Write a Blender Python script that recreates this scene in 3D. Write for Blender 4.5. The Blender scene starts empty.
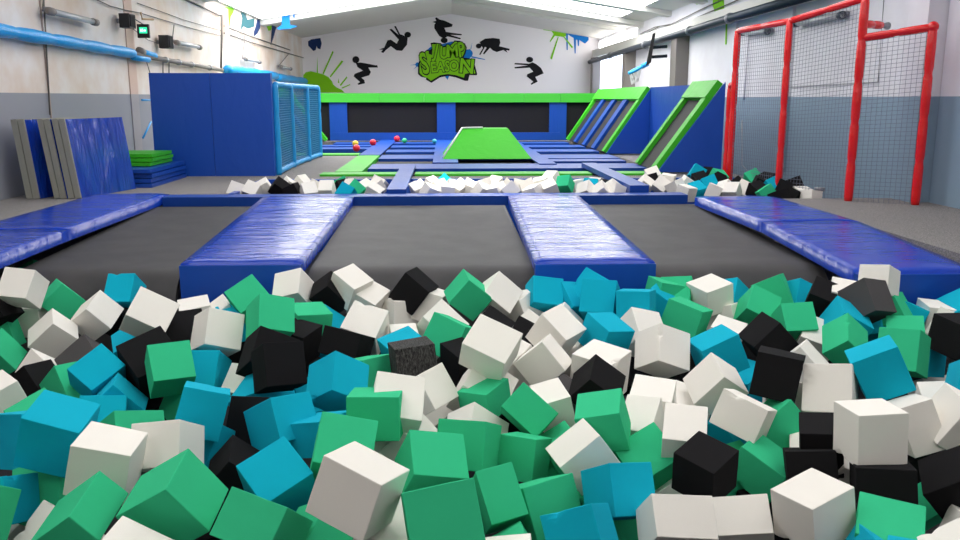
import bpy, bmesh, math, random
from mathutils import Vector, Matrix, Quaternion
random.seed(7)
SC = bpy.context.scene
COL = SC.collection
FRONT = [
('w',(-3.278,6.600,-0.151),(0.062,-0.027,-0.954,0.291),(0.237,0.244,0.237),"white foam cube, leftmost of the white ones in front pit's back row"),
('g',(-4.573,9.519,-0.652),(0.746,-0.343,0.028,0.570),(0.247,0.215,0.257),"green foam cube, leftmost of the green ones in front pit's back row"),
('g',(-3.169,6.980,-0.345),(0.544,-0.706,0.086,0.445),(0.247,0.241,0.247),'green foam cube, far left in back row, teal above, white left, teal right'),
('k',(-3.513,6.600,-0.329),(-0.547,0.320,-0.295,0.715),(0.244,0.242,0.244),"black foam cube, leftmost of the black ones in front pit's second row"),
('w',(-2.997,6.414,-0.481),(0.323,0.148,0.798,-0.487),(0.260,0.234,0.228),"white foam cube between white and black, far left in front pit's second row"),
('w',(-2.775,6.685,-0.405),(0.199,-0.881,-0.047,0.426),(0.240,0.259,0.255),"white foam cube between green and black, far left in front pit's second row"),
('t',(-2.647,6.980,-0.288),(-0.032,0.033,0.431,-0.901),(0.232,0.256,0.238),"teal foam cube between teal and white, left in front pit's back row"),
('w',(-2.132,6.044,-0.247),(0.617,0.067,0.443,-0.647),(0.256,0.294,0.256),"white foam cube between black and black, left in front pit's second row"),
('w',(-2.075,6.980,-0.491),(-0.163,-0.052,-0.080,0.982),(0.246,0.260,0.259),"white foam cube between white and white, left in front pit's second row"),
('t',(-2.349,6.319,-0.553),(-0.193,0.935,0.149,0.257),(0.221,0.259,0.260),"teal foam cube between black and black, far left in front pit's second row"),
('k',(-1.914,5.392,-0.394),(-0.333,0.876,0.346,0.031),(0.300,0.291,0.280),"black foam cube between teal and green, left in front pit's third row"),
('g',(-3.504,6.691,-0.520),(-0.347,0.547,0.578,-0.496),(0.242,0.285,0.173),"green foam cube between green and white, far left in front pit's second row"),
('g',(-3.323,6.221,-0.578),(0.539,0.420,0.262,0.681),(0.240,0.260,0.211),"green foam cube, leftmost of the green ones in front pit's third row"),
('w',(-2.840,5.907,-0.619),(0.292,0.403,0.202,-0.843),(0.199,0.265,0.260),"white foam cube between green and white, far left in front pit's third row"),
('k',(-2.759,5.563,-0.585),(0.316,0.119,0.935,-0.105),(0.240,0.249,0.205),"black foam cube between white and green, far left in front pit's third row"),
('d',(-2.521,5.839,-0.528),(0.374,0.030,0.832,-0.409),(0.263,0.230,0.244),"charcoal grey foam cube between white and teal, far left in front pit's third row"),
('t',(-2.212,5.271,-0.430),(0.243,-0.249,-0.883,-0.315),(0.217,0.260,0.240),"teal foam cube between green and black, far left in front pit's third row"),
('t',(-2.010,5.092,-0.542),(-0.253,0.568,0.716,-0.318),(0.239,0.249,0.174),"teal foam cube between teal and black, left in front pit's fourth row"),
('g',(-1.706,5.120,-0.348),(0.353,-0.481,-0.776,-0.206),(0.252,0.251,0.242),"green foam cube between black and teal, left in front pit's third row"),
('t',(-1.844,3.885,-0.264),(0.176,-0.684,-0.706,0.051),(0.259,0.265,0.272),"teal foam cube between teal and white, far left in front pit's fifth row"),
('t',(-2.112,4.188,-0.410),(-0.573,0.758,-0.173,0.259),(0.263,0.277,0.264),"teal foam cube, leftmost of the teal ones in front pit's fifth row"),
('g',(-2.231,4.545,-0.480),(-0.375,-0.112,-0.220,0.894),(0.235,0.257,0.256),"green foam cube between white and teal, far left in front pit's fourth row"),
('g',(-1.752,4.527,-0.543),(-0.383,0.844,0.258,-0.273),(0.280,0.206,0.266),"green foam cube between teal and green, left in front pit's fourth row"),
('w',(-1.549,3.702,-0.335),(-0.122,-0.012,0.992,0.030),(0.263,0.246,0.251),"white foam cube between teal and white, far left in front pit's fifth row"),
('w',(-1.360,3.971,-0.376),(-0.050,-0.098,-0.963,0.248),(0.254,0.250,0.217),"white foam cube between white and teal, left in front pit's fifth row"),
('g',(-2.034,3.426,-0.420),(0.245,-0.549,0.402,-0.691),(0.257,0.226,0.255),"green foam cube, leftmost of the green ones in front pit's nearest row"),
('t',(-2.064,3.705,-0.520),(0.417,-0.513,0.379,-0.648),(0.260,0.213,0.257),"teal foam cube between green and green, far left in front pit's nearest row"),
('w',(-1.706,3.563,-0.654),(0.374,0.324,0.185,-0.849),(0.214,0.277,0.271),"white foam cube between green and green, far left in front pit's nearest row"),
('g',(-1.531,3.331,-0.421),(-0.400,0.616,0.645,-0.210),(0.284,0.161,0.273),"green foam cube between white and green, far left in front pit's nearest row"),
('g',(-1.135,3.331,-0.355),(0.423,-0.607,-0.629,0.240),(0.256,0.260,0.280),"green foam cube between white and black, left in front pit's nearest row"),
('g',(-0.740,3.191,-0.399),(-0.233,0.036,0.438,-0.867),(0.270,0.195,0.258),"green foam cube between black and green, left in front pit's nearest row"),
('w',(-1.222,2.974,-0.453),(-0.682,0.206,-0.158,0.684),(0.263,0.233,0.260),"white foam cube between green and green, left in front pit's nearest row"),
('k',(-1.962,6.303,-0.463),(-0.353,0.915,0.187,-0.052),(0.274,0.271,0.271),"black foam cube between white and white, left in front pit's second row"),
('g',(-1.600,6.879,-0.334),(-0.379,0.864,0.294,0.154),(0.271,0.256,0.254),"green foam cube between white and green, left in front pit's back row"),
('w',(-1.262,6.980,-0.273),(0.073,0.163,0.903,-0.391),(0.244,0.230,0.255),"white foam cube between green and black, left in front pit's back row"),
('k',(-0.951,6.980,-0.313),(0.423,-0.577,-0.676,0.175),(0.238,0.264,0.211),"black foam cube, leftmost of the black ones in front pit's back row"),
('w',(-1.631,5.955,-0.351),(-0.458,0.829,0.136,-0.291),(0.266,0.270,0.268),"white foam cube between black and teal, left in front pit's second row"),
('w',(-1.850,6.980,-0.502),(-0.179,-0.273,-0.124,0.937),(0.220,0.257,0.254),"half-buried white foam cube between white and green, left in front pit's second row"),
('t',(-1.752,6.834,-0.516),(-0.108,-0.082,-0.087,0.987),(0.204,0.254,0.249),"half-buried teal foam cube between white and white, left in front pit's second row"),
('g',(-1.241,5.910,-0.245),(-0.409,0.871,0.147,-0.227),(0.263,0.269,0.263),"green foam cube between green and green, left in front pit's second row"),
('g',(-1.059,6.446,-0.416),(0.054,0.232,-0.969,-0.062),(0.283,0.278,0.251),"green foam cube between green and teal, left of centre in front pit's second row"),
('k',(-1.160,5.405,-0.364),(-0.121,-0.471,-0.799,0.355),(0.264,0.282,0.264),"black foam cube between black and black, left in front pit's third row"),
('k',(-1.013,5.002,-0.306),(-0.499,0.826,0.192,-0.178),(0.249,0.261,0.253),"black foam cube between black and teal, left in front pit's third row"),
('k',(-0.705,5.915,-0.438),(0.194,-0.048,-0.567,0.799),(0.291,0.198,0.263),"black foam cube between black and white, left of centre in front pit's third row"),
('k',(-1.106,6.136,-0.479),(-0.393,0.410,-0.644,0.513),(0.285,0.257,0.270),"black foam cube between black and black, left of centre in front pit's second row"),
('t',(-1.638,5.693,-0.564),(0.046,-0.025,-0.474,0.879),(0.209,0.253,0.265),"teal foam cube between green and white, left in front pit's third row"),
('w',(-1.318,5.549,-0.609),(-0.389,0.826,-0.325,0.245),(0.265,0.203,0.261),"white foam cube between teal and teal, left in front pit's third row"),
('t',(-1.301,4.364,-0.338),(0.610,-0.773,0.018,0.172),(0.239,0.251,0.249),"teal foam cube between green and black, left in front pit's fourth row"),
('g',(-1.651,5.303,-0.662),(-0.480,0.742,-0.409,0.226),(0.278,0.217,0.274),"green foam cube between black and teal, left in front pit's fourth row"),
('k',(-1.034,4.560,-0.496),(-0.496,0.830,-0.176,0.183),(0.270,0.273,0.270),"black foam cube between teal and teal, left in front pit's fourth row"),
('t',(-0.883,4.383,-0.423),(-0.219,-0.344,-0.900,0.157),(0.260,0.263,0.244),"teal foam cube between black and teal, left in front pit's fourth row"),
('t',(-0.664,4.295,-0.456),(-0.618,0.714,-0.139,0.298),(0.251,0.188,0.248),"teal foam cube between teal and green, left of centre in front pit's fifth row"),
('g',(-0.491,3.809,-0.351),(-0.342,0.931,0.002,-0.126),(0.265,0.259,0.259),"green foam cube between teal and green, left of centre in front pit's fifth row"),
('t',(-0.779,3.699,-0.446),(0.149,-0.415,-0.854,-0.275),(0.248,0.253,0.249),"teal foam cube between black and green, left in front pit's fifth row"),
('k',(-1.082,4.118,-0.571),(-0.306,-0.270,-0.722,0.559),(0.198,0.198,0.247),"black foam cube between teal and teal, left in front pit's fifth row"),
('w',(-0.789,6.980,-0.250),(0.445,-0.053,0.260,-0.855),(0.242,0.247,0.240),"white foam cube between black and white, left of centre in front pit's back row"),
('w',(-0.645,6.980,-0.376),(-0.519,-0.023,-0.274,0.809),(0.248,0.240,0.250),"white foam cube between white and black, left of centre in front pit's back row"),
('k',(-0.258,6.980,-0.287),(-0.336,-0.106,0.699,-0.622),(0.254,0.264,0.252),"black foam cube, second from left of the black ones in front pit's back row"),
('g',(0.193,6.794,-0.284),(-0.612,0.214,0.366,-0.667),(0.257,0.257,0.271),"green foam cube between white and white, centre in front pit's back row"),
('w',(-0.045,6.361,-0.456),(-0.250,0.896,-0.207,-0.302),(0.289,0.270,0.271),"white foam cube between green and green, centre in front pit's second row"),
('w',(-0.309,6.195,-0.541),(-0.153,0.983,0.096,-0.015),(0.207,0.258,0.253),"half-buried white foam cube between white and teal, left of centre in front pit's second row"),
('w',(-0.597,6.221,-0.408),(-0.165,-0.073,0.338,-0.924),(0.283,0.262,0.273),"white foam cube between teal and white, left of centre in front pit's second row"),
('t',(-0.973,6.750,-0.577),(-0.168,0.901,0.152,-0.370),(0.254,0.292,0.277),"half-buried teal foam cube between green and white, left of centre in front pit's second row"),
('t',(-0.284,5.708,-0.452),(0.071,-0.965,-0.217,-0.128),(0.247,0.267,0.261),"teal foam cube between white and black, left of centre in front pit's second row"),
('g',(0.027,5.998,-0.422),(-0.575,0.762,-0.297,0.019),(0.273,0.279,0.270),"green foam cube between white and white, centre in front pit's second row"),
('f',(-0.212,5.354,-0.388),(0.055,0.616,0.786,0.009),(0.255,0.267,0.243),"black flecked foam cube between green and green, left of centre in front pit's third row"),
('k',(0.108,5.697,-0.513),(0.039,-0.508,-0.857,-0.080),(0.260,0.185,0.245),"black foam cube between white and white, centre in front pit's third row"),
('g',(-0.519,5.455,-0.524),(-0.288,0.264,-0.550,0.738),(0.269,0.249,0.267),"green foam cube between teal and black, left of centre in front pit's third row"),
('t',(-0.627,4.747,-0.331),(-0.149,-0.356,-0.845,0.371),(0.248,0.251,0.252),"teal foam cube between black and green, left of centre in front pit's third row"),
('w',(-0.264,4.274,-0.307),(-0.309,0.945,0.005,-0.109),(0.261,0.265,0.255),"white foam cube between green and white, left of centre in front pit's fourth row"),
('w',(-0.126,4.950,-0.467),(0.416,-0.201,0.429,-0.776),(0.261,0.230,0.259),"white foam cube, third from left of the white ones in front pit's fourth row"),
('g',(-0.358,4.182,-0.301),(-0.004,-0.035,-0.997,0.074),(0.265,0.248,0.227),"green foam cube between teal and white, left of centre in front pit's fourth row"),
('g',(0.245,4.993,-0.522),(-0.066,-0.311,-0.947,-0.052),(0.215,0.253,0.182),"green foam cube between white and white, centre in front pit's fourth row"),
('w',(0.171,4.600,-0.596),(-0.101,-0.403,-0.802,0.430),(0.227,0.278,0.214),"white foam cube between white and green, centre in front pit's fourth row"),
('g',(0.117,4.118,-0.460),(-0.147,0.122,0.526,-0.829),(0.255,0.244,0.261),"green foam cube between green and green, centre in front pit's fifth row"),
('g',(-0.073,3.763,-0.419),(-0.295,0.600,0.739,0.087),(0.250,0.272,0.246),"green foam cube between white and green, centre in front pit's fifth row"),
('w',(-0.203,4.316,-0.533),(0.554,-0.200,0.341,-0.733),(0.253,0.179,0.247),"white foam cube between green and green, left of centre in front pit's fifth row"),
('w',(-0.345,3.112,-0.206),(-0.162,0.211,0.963,-0.051),(0.268,0.249,0.241),"white foam cube between teal and white, left of centre in front pit's nearest row"),
('g',(-0.017,3.022,-0.298),(0.519,-0.850,-0.089,-0.016),(0.275,0.266,0.260),"green foam cube between white and green, centre in front pit's nearest row"),
('w',(0.431,6.879,-0.328),(-0.363,0.863,-0.143,-0.320),(0.275,0.270,0.260),"white foam cube between green and white, centre in front pit's back row"),
('k',(0.353,6.440,-0.499),(-0.112,0.945,-0.154,-0.265),(0.243,0.262,0.261),"black foam cube, fourth from right of the black ones in front pit's second row"),
('t',(0.839,6.980,-0.338),(-0.406,0.605,0.632,0.263),(0.243,0.266,0.252),"teal foam cube between white and teal, right of centre in front pit's back row"),
('t',(1.256,6.980,-0.308),(0.259,0.356,0.296,-0.848),(0.264,0.250,0.249),"teal foam cube, fifth from left of the teal ones in front pit's back row"),
('t',(1.259,6.656,-0.304),(0.150,-0.092,-0.516,0.838),(0.276,0.269,0.259),'teal foam cube, right of centre in back row, teal above, teal left, teal right'),
('t',(1.504,6.444,-0.308),(-0.138,0.161,0.637,-0.741),(0.264,0.259,0.253),"teal foam cube, fifth from right of the teal ones in front pit's back row"),
('w',(0.712,6.429,-0.508),(-0.133,-0.372,-0.099,0.913),(0.209,0.256,0.252),"half-buried white foam cube between white and white, centre in front pit's second row"),
('w',(0.782,5.768,-0.326),(0.317,-0.859,-0.394,0.080),(0.251,0.262,0.253),"white foam cube between black and teal, right of centre in front pit's second row"),
('w',(0.945,6.707,-0.546),(-0.159,0.906,-0.087,-0.382),(0.229,0.268,0.263),"half-buried white foam cube between white and teal, right of centre in front pit's second row"),
('t',(1.137,5.759,-0.349),(0.164,-0.504,-0.848,-0.020),(0.267,0.244,0.231),"teal foam cube between white and white, right of centre in front pit's second row"),
('w',(0.998,5.210,-0.440),(0.328,-0.296,0.688,-0.575),(0.300,0.300,0.276),"white foam cube between black and black, right of centre in front pit's third row"),
('w',(1.466,5.466,-0.379),(0.750,-0.045,-0.556,0.356),(0.267,0.248,0.274),"white foam cube between white and teal, right in front pit's third row"),
('w',(0.643,5.313,-0.398),(-0.323,0.750,0.520,-0.252),(0.253,0.241,0.246),"white foam cube between white and white, right of centre in front pit's third row"),
('w',(0.283,5.104,-0.237),(-0.344,0.903,-0.228,-0.120),(0.293,0.255,0.255),"white foam cube between black and white, centre in front pit's third row"),
('w',(0.234,5.157,-0.546),(-0.283,0.913,-0.144,-0.257),(0.297,0.285,0.284),"white foam cube between black and green, centre in front pit's third row"),
('w',(0.640,4.777,-0.511),(-0.073,-0.123,-0.086,0.986),(0.186,0.244,0.244),"white foam cube between green and black, right of centre in front pit's fourth row"),
('k',(0.914,4.869,-0.416),(-0.774,0.232,0.382,-0.450),(0.236,0.225,0.232),"black foam cube between white and white, right of centre in front pit's third row"),
('g',(0.830,4.207,-0.373),(0.135,0.132,0.977,0.096),(0.240,0.243,0.228),"green foam cube between white and white, right of centre in front pit's fourth row"),
('g',(0.470,4.544,-0.448),(-0.177,0.332,0.791,0.483),(0.258,0.187,0.246),"green foam cube between green and white, centre in front pit's fourth row"),
('g',(0.674,4.438,-0.654),(-0.039,-0.266,0.062,0.961),(0.188,0.269,0.261),"green foam cube between green and white, right of centre in front pit's fifth row"),
('w',(0.686,3.970,-0.462),(0.946,0.036,-0.309,0.090),(0.248,0.234,0.206),"white foam cube between green and green, right of centre in front pit's fifth row"),
('g',(0.416,4.235,-0.578),(-0.035,0.240,0.958,-0.154),(0.208,0.247,0.225),"green foam cube between green and white, centre in front pit's fifth row"),
('g',(0.239,3.600,-0.499),(-0.890,-0.434,0.025,-0.139),(0.174,0.242,0.240),"green foam cube, eighth from left of the green ones in front pit's nearest row"),
('g',(0.445,3.752,-0.628),(-0.221,0.126,-0.510,0.822),(0.286,0.253,0.282),"green foam cube between green and green, right of centre in front pit's nearest row"),
('t',(0.571,3.308,-0.520),(0.030,-0.250,-0.487,0.836),(0.238,0.204,0.250),"teal foam cube between green and green, right of centre in front pit's nearest row"),
('t',(0.796,3.617,-0.486),(-0.174,-0.523,-0.807,0.213),(0.244,0.232,0.235),"teal foam cube between white and green, right of centre in front pit's nearest row"),
('g',(0.319,3.300,-0.650),(-0.035,-0.254,0.095,0.962),(0.161,0.263,0.252),"green foam cube, sixth from right of the green ones in front pit's nearest row"),
('w',(0.249,3.037,-0.558),(0.048,-0.066,0.086,0.993),(0.192,0.265,0.256),"half-buried white foam cube between green and green, centre in front pit's nearest row"),
('w',(0.986,3.337,-0.504),(0.314,-0.644,-0.658,-0.233),(0.187,0.271,0.242),"white foam cube between teal and white, right in front pit's nearest row"),
('w',(1.366,3.554,-0.627),(-0.157,0.718,0.588,0.338),(0.182,0.246,0.248),"white foam cube between white and black, right in front pit's nearest row"),
('k',(1.243,3.763,-0.450),(-0.024,0.413,0.899,0.147),(0.223,0.218,0.225),"black foam cube between green and green, right in front pit's fifth row"),
('g',(1.697,4.185,-0.645),(0.197,-0.348,-0.913,-0.086),(0.266,0.239,0.205),"green foam cube between black and black, right in front pit's fifth row"),
('w',(1.646,4.384,-0.424),(-0.340,0.084,0.584,-0.733),(0.265,0.200,0.250),"white foam cube between teal and green, right in front pit's fourth row"),
('w',(1.651,4.895,-0.427),(-0.667,0.206,0.422,-0.579),(0.252,0.255,0.218),"white foam cube between black and teal, right in front pit's third row"),
('t',(1.854,5.485,-0.404),(-0.125,-0.657,-0.729,-0.147),(0.261,0.275,0.254),'teal foam cube, right in third row, white above, white left, black right'),
('w',(2.141,6.177,-0.513),(-0.499,-0.005,-0.128,0.857),(0.262,0.227,0.259),"white foam cube between white and green, right in front pit's second row"),
('w',(2.356,6.846,-0.506),(-0.316,0.270,-0.540,0.732),(0.255,0.206,0.253),"half-buried white foam cube between white and green, right in front pit's second row"),
('w',(2.215,6.835,-0.316),(-0.005,-0.548,-0.827,-0.121),(0.268,0.271,0.230),"white foam cube between green and teal, right in front pit's back row"),
('t',(2.461,6.980,-0.358),(0.011,-0.401,-0.845,0.353),(0.163,0.204,0.233),"teal foam cube between white and green, right in front pit's back row"),
('g',(2.540,6.628,-0.401),(-0.101,-0.627,-0.637,0.438),(0.264,0.252,0.265),"green foam cube between white and green, right in front pit's second row"),
('t',(3.038,6.980,-0.381),(-0.009,-0.574,-0.765,0.291),(0.248,0.254,0.228),"teal foam cube between green and black, right in front pit's back row"),
('g',(2.720,6.301,-0.412),(-0.454,0.891,0.001,0.021),(0.248,0.232,0.249),"green foam cube between black and white, right in front pit's second row"),
('g',(1.893,6.380,-0.381),(-0.146,0.306,0.940,-0.029),(0.294,0.258,0.215),"green foam cube between teal and white, right in front pit's second row"),
('k',(2.348,5.853,-0.428),(-0.616,0.223,0.301,-0.693),(0.258,0.252,0.269),"black foam cube between teal and green, right in front pit's second row"),
('k',(1.934,4.659,-0.278),(-0.650,0.722,-0.211,0.108),(0.254,0.259,0.251),"black foam cube between teal and white, right in front pit's third row"),
('w',(2.201,4.538,-0.347),(-0.482,0.829,-0.201,0.200),(0.262,0.273,0.260),"white foam cube, fourth from right of the white ones in front pit's fourth row"),
('w',(2.450,5.524,-0.519),(0.087,-0.889,0.268,0.361),(0.227,0.263,0.260),"white foam cube between black and white, right in front pit's third row"),
('k',(3.011,6.488,-0.278),(-0.275,0.923,-0.253,-0.096),(0.215,0.231,0.230),"black foam cube between teal and charcoal, right in front pit's back row"),
('w',(3.169,6.500,-0.262),(0.215,-0.956,0.195,0.043),(0.185,0.220,0.217),"half-buried white foam cube between black and charcoal, right in front pit's back row"),
('d',(3.266,6.271,-0.247),(-0.207,-0.494,-0.811,0.236),(0.264,0.255,0.272),"charcoal grey foam cube between teal and green, far right in front pit's back row"),
('w',(3.463,6.488,-0.136),(0.013,-0.417,-0.889,0.187),(0.235,0.233,0.227),"white foam cube, rightmost of the white ones in front pit's back row"),
('t',(3.061,6.179,-0.406),(-0.160,0.515,0.056,-0.840),(0.270,0.274,0.265),"teal foam cube between black and charcoal, far right in front pit's second row"),
('g',(2.891,5.805,-0.432),(0.797,-0.160,-0.384,0.438),(0.299,0.217,0.229),"green foam cube between white and teal, far right in front pit's second row"),
('t',(3.449,6.494,-0.540),(0.299,-0.279,-0.312,0.858),(0.235,0.205,0.221),"half-buried teal foam cube between teal and green, far right in front pit's second row"),
('g',(3.487,6.070,-0.499),(0.182,-0.953,0.222,-0.097),(0.260,0.269,0.269),"green foam cube between green and teal, far right in front pit's second row"),
('g',(3.567,6.477,-0.372),(0.285,-0.230,0.398,-0.841),(0.243,0.219,0.242),"green foam cube between charcoal and teal, far right in front pit's second row"),
('t',(3.782,6.500,-0.420),(0.184,-0.304,-0.933,0.052),(0.196,0.224,0.162),"half-buried teal foam cube between green and white, far right in front pit's second row"),
('w',(3.953,6.500,-0.447),(-0.070,-0.037,0.042,-0.996),(0.220,0.244,0.248),"white foam cube between teal and white, far right in front pit's second row"),
('k',(3.530,5.496,-0.312),(-0.581,0.573,-0.463,0.345),(0.276,0.244,0.253),"black foam cube, rightmost of the black ones in front pit's second row"),
('w',(3.953,6.196,-0.469),(0.453,-0.636,0.553,-0.289),(0.262,0.240,0.261),"half-buried white foam cube between black and black, far right in front pit's second row"),
('g',(3.065,5.343,-0.373),(-0.289,0.253,0.491,-0.782),(0.257,0.278,0.264),"green foam cube between teal and black, far right in front pit's third row"),
('t',(2.476,4.541,-0.221),(0.964,-0.033,-0.222,-0.145),(0.261,0.252,0.269),"teal foam cube between white and green, far right in front pit's third row"),
('t',(3.406,5.729,-0.543),(0.147,-0.272,0.613,-0.727),(0.265,0.218,0.263),"teal foam cube between green and teal, far right in front pit's third row"),
('w',(3.559,5.814,-0.809),(0.970,-0.232,-0.060,0.028),(0.196,0.241,0.168),"half-buried white foam cube between teal and teal, far right in front pit's third row"),
('t',(3.042,4.529,-0.331),(0.234,-0.577,0.523,-0.582),(0.251,0.247,0.251),"teal foam cube, rightmost of the teal ones in front pit's third row"),
('w',(2.541,4.248,-0.437),(-0.071,-0.164,-0.605,0.776),(0.187,0.277,0.240),"white foam cube between white and white, far right in front pit's fourth row"),
('w',(2.051,3.794,-0.285),(0.035,0.696,0.717,-0.008),(0.240,0.243,0.257),"white foam cube between black and white, far right in front pit's fifth row"),
('w',(2.042,4.290,-0.658),(0.001,0.976,-0.189,0.111),(0.256,0.278,0.279),"half-buried white foam cube between green and black, right in front pit's fifth row"),
('k',(1.837,3.939,-0.517),(-0.090,0.146,0.572,-0.802),(0.238,0.157,0.244),"black foam cube between green and black, right in front pit's fifth row"),
('k',(2.074,3.673,-0.522),(0.106,-0.136,-0.615,0.769),(0.259,0.239,0.258),"black foam cube between white and black, far right in front pit's nearest row"),
('k',(2.479,3.740,-0.560),(-0.086,0.908,-0.227,0.340),(0.219,0.253,0.260),"black foam cube, rightmost of the black ones in front pit's nearest row"),
('g',(2.482,3.998,-0.792),(-0.890,-0.352,0.272,-0.096),(0.217,0.169,0.252),"green foam cube between green and black, far right in front pit's nearest row"),
('w',(2.448,3.481,-0.680),(0.060,-0.545,0.165,0.820),(0.147,0.263,0.256),"white foam cube, rightmost of the white ones in front pit's nearest row"),
('w',(1.991,2.909,-0.480),(0.170,-0.292,0.095,0.936),(0.189,0.255,0.249),"white foam cube, second from right of the white ones in front pit's nearest row"),
('w',(1.622,3.408,-0.489),(-0.058,-0.529,-0.843,-0.074),(0.231,0.258,0.233),"white foam cube between black and black, right in front pit's nearest row"),
('t',(1.813,3.141,-0.576),(-0.014,0.502,-0.111,-0.858),(0.137,0.251,0.242),"teal foam cube between green and green, far right in front pit's nearest row"),
('t',(1.857,3.073,-0.598),(-0.068,-0.959,0.273,0.024),(0.144,0.255,0.241),"half-buried teal foam cube between green and green, far right in front pit's nearest row"),
('w',(1.095,4.434,-0.495),(-0.089,-0.236,-0.933,-0.257),(0.191,0.250,0.233),"white foam cube between green and white, right of centre in front pit's fourth row"),
('w',(1.225,4.065,-0.418),(-0.222,0.964,-0.143,0.023),(0.212,0.249,0.246),"white foam cube, ninth from left of the white ones in front pit's fourth row"),
('w',(1.219,4.728,-0.496),(-0.175,-0.013,0.095,-0.980),(0.241,0.267,0.264),"white foam cube between black and white, right of centre in front pit's fourth row"),
('w',(1.508,5.021,-0.654),(0.616,-0.006,0.189,-0.765),(0.278,0.218,0.272),"white foam cube between white and white, right in front pit's fourth row"),
('k',(1.945,4.070,-0.462),(-0.044,0.981,-0.180,0.057),(0.203,0.250,0.245),"black foam cube between green and white, right in front pit's fifth row"),
('k',(-2.648,6.980,-0.499),(0.260,-0.627,0.166,0.715),(0.262,0.262,0.262),"half-buried black foam cube between white and white, far left in front pit's second row"),
('w',(-3.394,6.980,-0.477),(-0.761,0.644,-0.051,0.059),(0.262,0.262,0.262),"white foam cube between black and white, far left in front pit's second row"),
('g',(-2.439,5.420,-0.567),(-0.307,-0.302,-0.893,0.132),(0.262,0.262,0.262),"green foam cube between black and teal, far left in front pit's third row"),
('w',(-2.608,4.821,-0.456),(-0.398,0.675,-0.154,-0.602),(0.262,0.262,0.262),"white foam cube, leftmost of the white ones in front pit's fourth row"),
('t',(-2.049,4.898,-0.609),(-0.231,-0.564,-0.758,0.234),(0.262,0.262,0.262),"teal foam cube between teal and teal, far left in front pit's fourth row"),
('g',(-1.931,3.965,-0.606),(-0.914,0.362,0.164,0.087),(0.262,0.262,0.262),"green foam cube between teal and white, far left in front pit's nearest row"),
('t',(-1.154,5.172,-0.565),(-0.425,-0.766,-0.323,0.358),(0.262,0.262,0.262),"teal foam cube between white and black, left in front pit's fourth row"),
('t',(-1.286,4.468,-0.627),(-0.398,0.864,-0.236,0.198),(0.262,0.262,0.262),"teal foam cube between white and black, left in front pit's fifth row"),
('t',(-0.794,5.140,-0.593),(-0.230,-0.542,-0.358,-0.725),(0.262,0.262,0.262),"half-buried teal foam cube between teal and teal, left of centre in front pit's fourth row"),
('w',(-0.124,6.980,-0.411),(0.804,0.078,0.105,0.580),(0.262,0.262,0.262),"white foam cube between black and white, left of centre in front pit's second row"),
('w',(-0.378,6.980,-0.495),(0.389,0.602,-0.293,0.632),(0.262,0.262,0.262),"white foam cube between white and black, left of centre in front pit's second row"),
('w',(-0.323,4.358,-0.607),(-0.892,0.192,0.311,-0.267),(0.262,0.262,0.262),"half-buried white foam cube between green and white, left of centre in front pit's fifth row"),
('w',(-0.229,3.269,-0.487),(-0.150,-0.179,0.232,-0.944),(0.262,0.262,0.262),"white foam cube between white and green, left of centre in front pit's nearest row"),
('g',(-0.531,3.380,-0.587),(0.642,0.512,0.025,0.570),(0.262,0.262,0.262),"green foam cube between green and white, left of centre in front pit's nearest row"),
('w',(0.645,6.980,-0.463),(0.923,0.066,-0.167,-0.341),(0.262,0.262,0.262),"white foam cube between white and teal, centre in front pit's second row"),
('t',(1.070,6.980,-0.409),(-0.227,0.160,-0.316,0.907),(0.262,0.262,0.262),"teal foam cube, fourth from left of the teal ones in front pit's back row"),
('t',(1.802,6.879,-0.407),(0.584,0.727,0.017,-0.360),(0.262,0.262,0.262),"teal foam cube between teal and green, right in front pit's back row"),
('w',(0.470,5.613,-0.497),(0.750,-0.547,-0.372,-0.011),(0.262,0.262,0.262),"white foam cube between white and white, centre in front pit's third row"),
('k',(0.581,6.040,-0.493),(0.180,-0.172,-0.903,-0.352),(0.262,0.262,0.262),"black foam cube, third from right of the black ones in front pit's second row"),
('w',(0.971,5.918,-0.575),(0.193,-0.339,-0.271,-0.880),(0.262,0.262,0.262),"half-buried white foam cube between white and white, right of centre in front pit's third row"),
('d',(0.747,5.020,-0.606),(-0.551,0.210,0.626,0.510),(0.262,0.262,0.262),"charcoal grey foam cube, rightmost of the charcoal ones in front pit's third row"),
('w',(1.196,4.029,-0.758),(-0.176,0.432,0.591,0.658),(0.262,0.262,0.262),"half-buried white foam cube between green and black, right in front pit's nearest row"),
('g',(2.812,6.980,-0.339),(-0.064,0.509,-0.823,0.243),(0.262,0.262,0.262),"green foam cube between green and teal, right in front pit's back row"),
('g',(1.875,6.980,-0.352),(-0.620,-0.074,-0.072,-0.778),(0.262,0.262,0.262),"green foam cube between teal and green, right in front pit's back row"),
('g',(1.984,6.980,-0.368),(-0.379,0.738,0.121,-0.546),(0.262,0.262,0.262),"green foam cube between green and white, right in front pit's back row"),
('w',(1.463,6.105,-0.432),(0.311,-0.927,-0.114,0.179),(0.262,0.262,0.262),"white foam cube between teal and green, right of centre in front pit's second row"),
('w',(2.865,6.231,-0.551),(-0.592,-0.361,-0.719,-0.046),(0.262,0.262,0.262),"white foam cube between green and green, right in front pit's second row"),
('t',(4.131,6.488,-0.418),(-0.440,-0.811,-0.230,0.311),(0.262,0.262,0.262),"teal foam cube, rightmost of the teal ones in front pit's back row"),
('w',(3.020,4.766,-0.567),(0.114,-0.091,-0.222,0.964),(0.262,0.262,0.262),"white foam cube between teal and white, far right in front pit's fourth row"),
('w',(2.752,4.186,-0.408),(0.306,0.664,0.553,0.401),(0.262,0.262,0.262),"white foam cube, rightmost of the white ones in front pit's fourth row"),
('w',(2.069,4.092,-0.610),(0.456,0.720,-0.471,0.230),(0.262,0.262,0.262),"half-buried white foam cube between black and black, far right in front pit's fifth row"),
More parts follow.
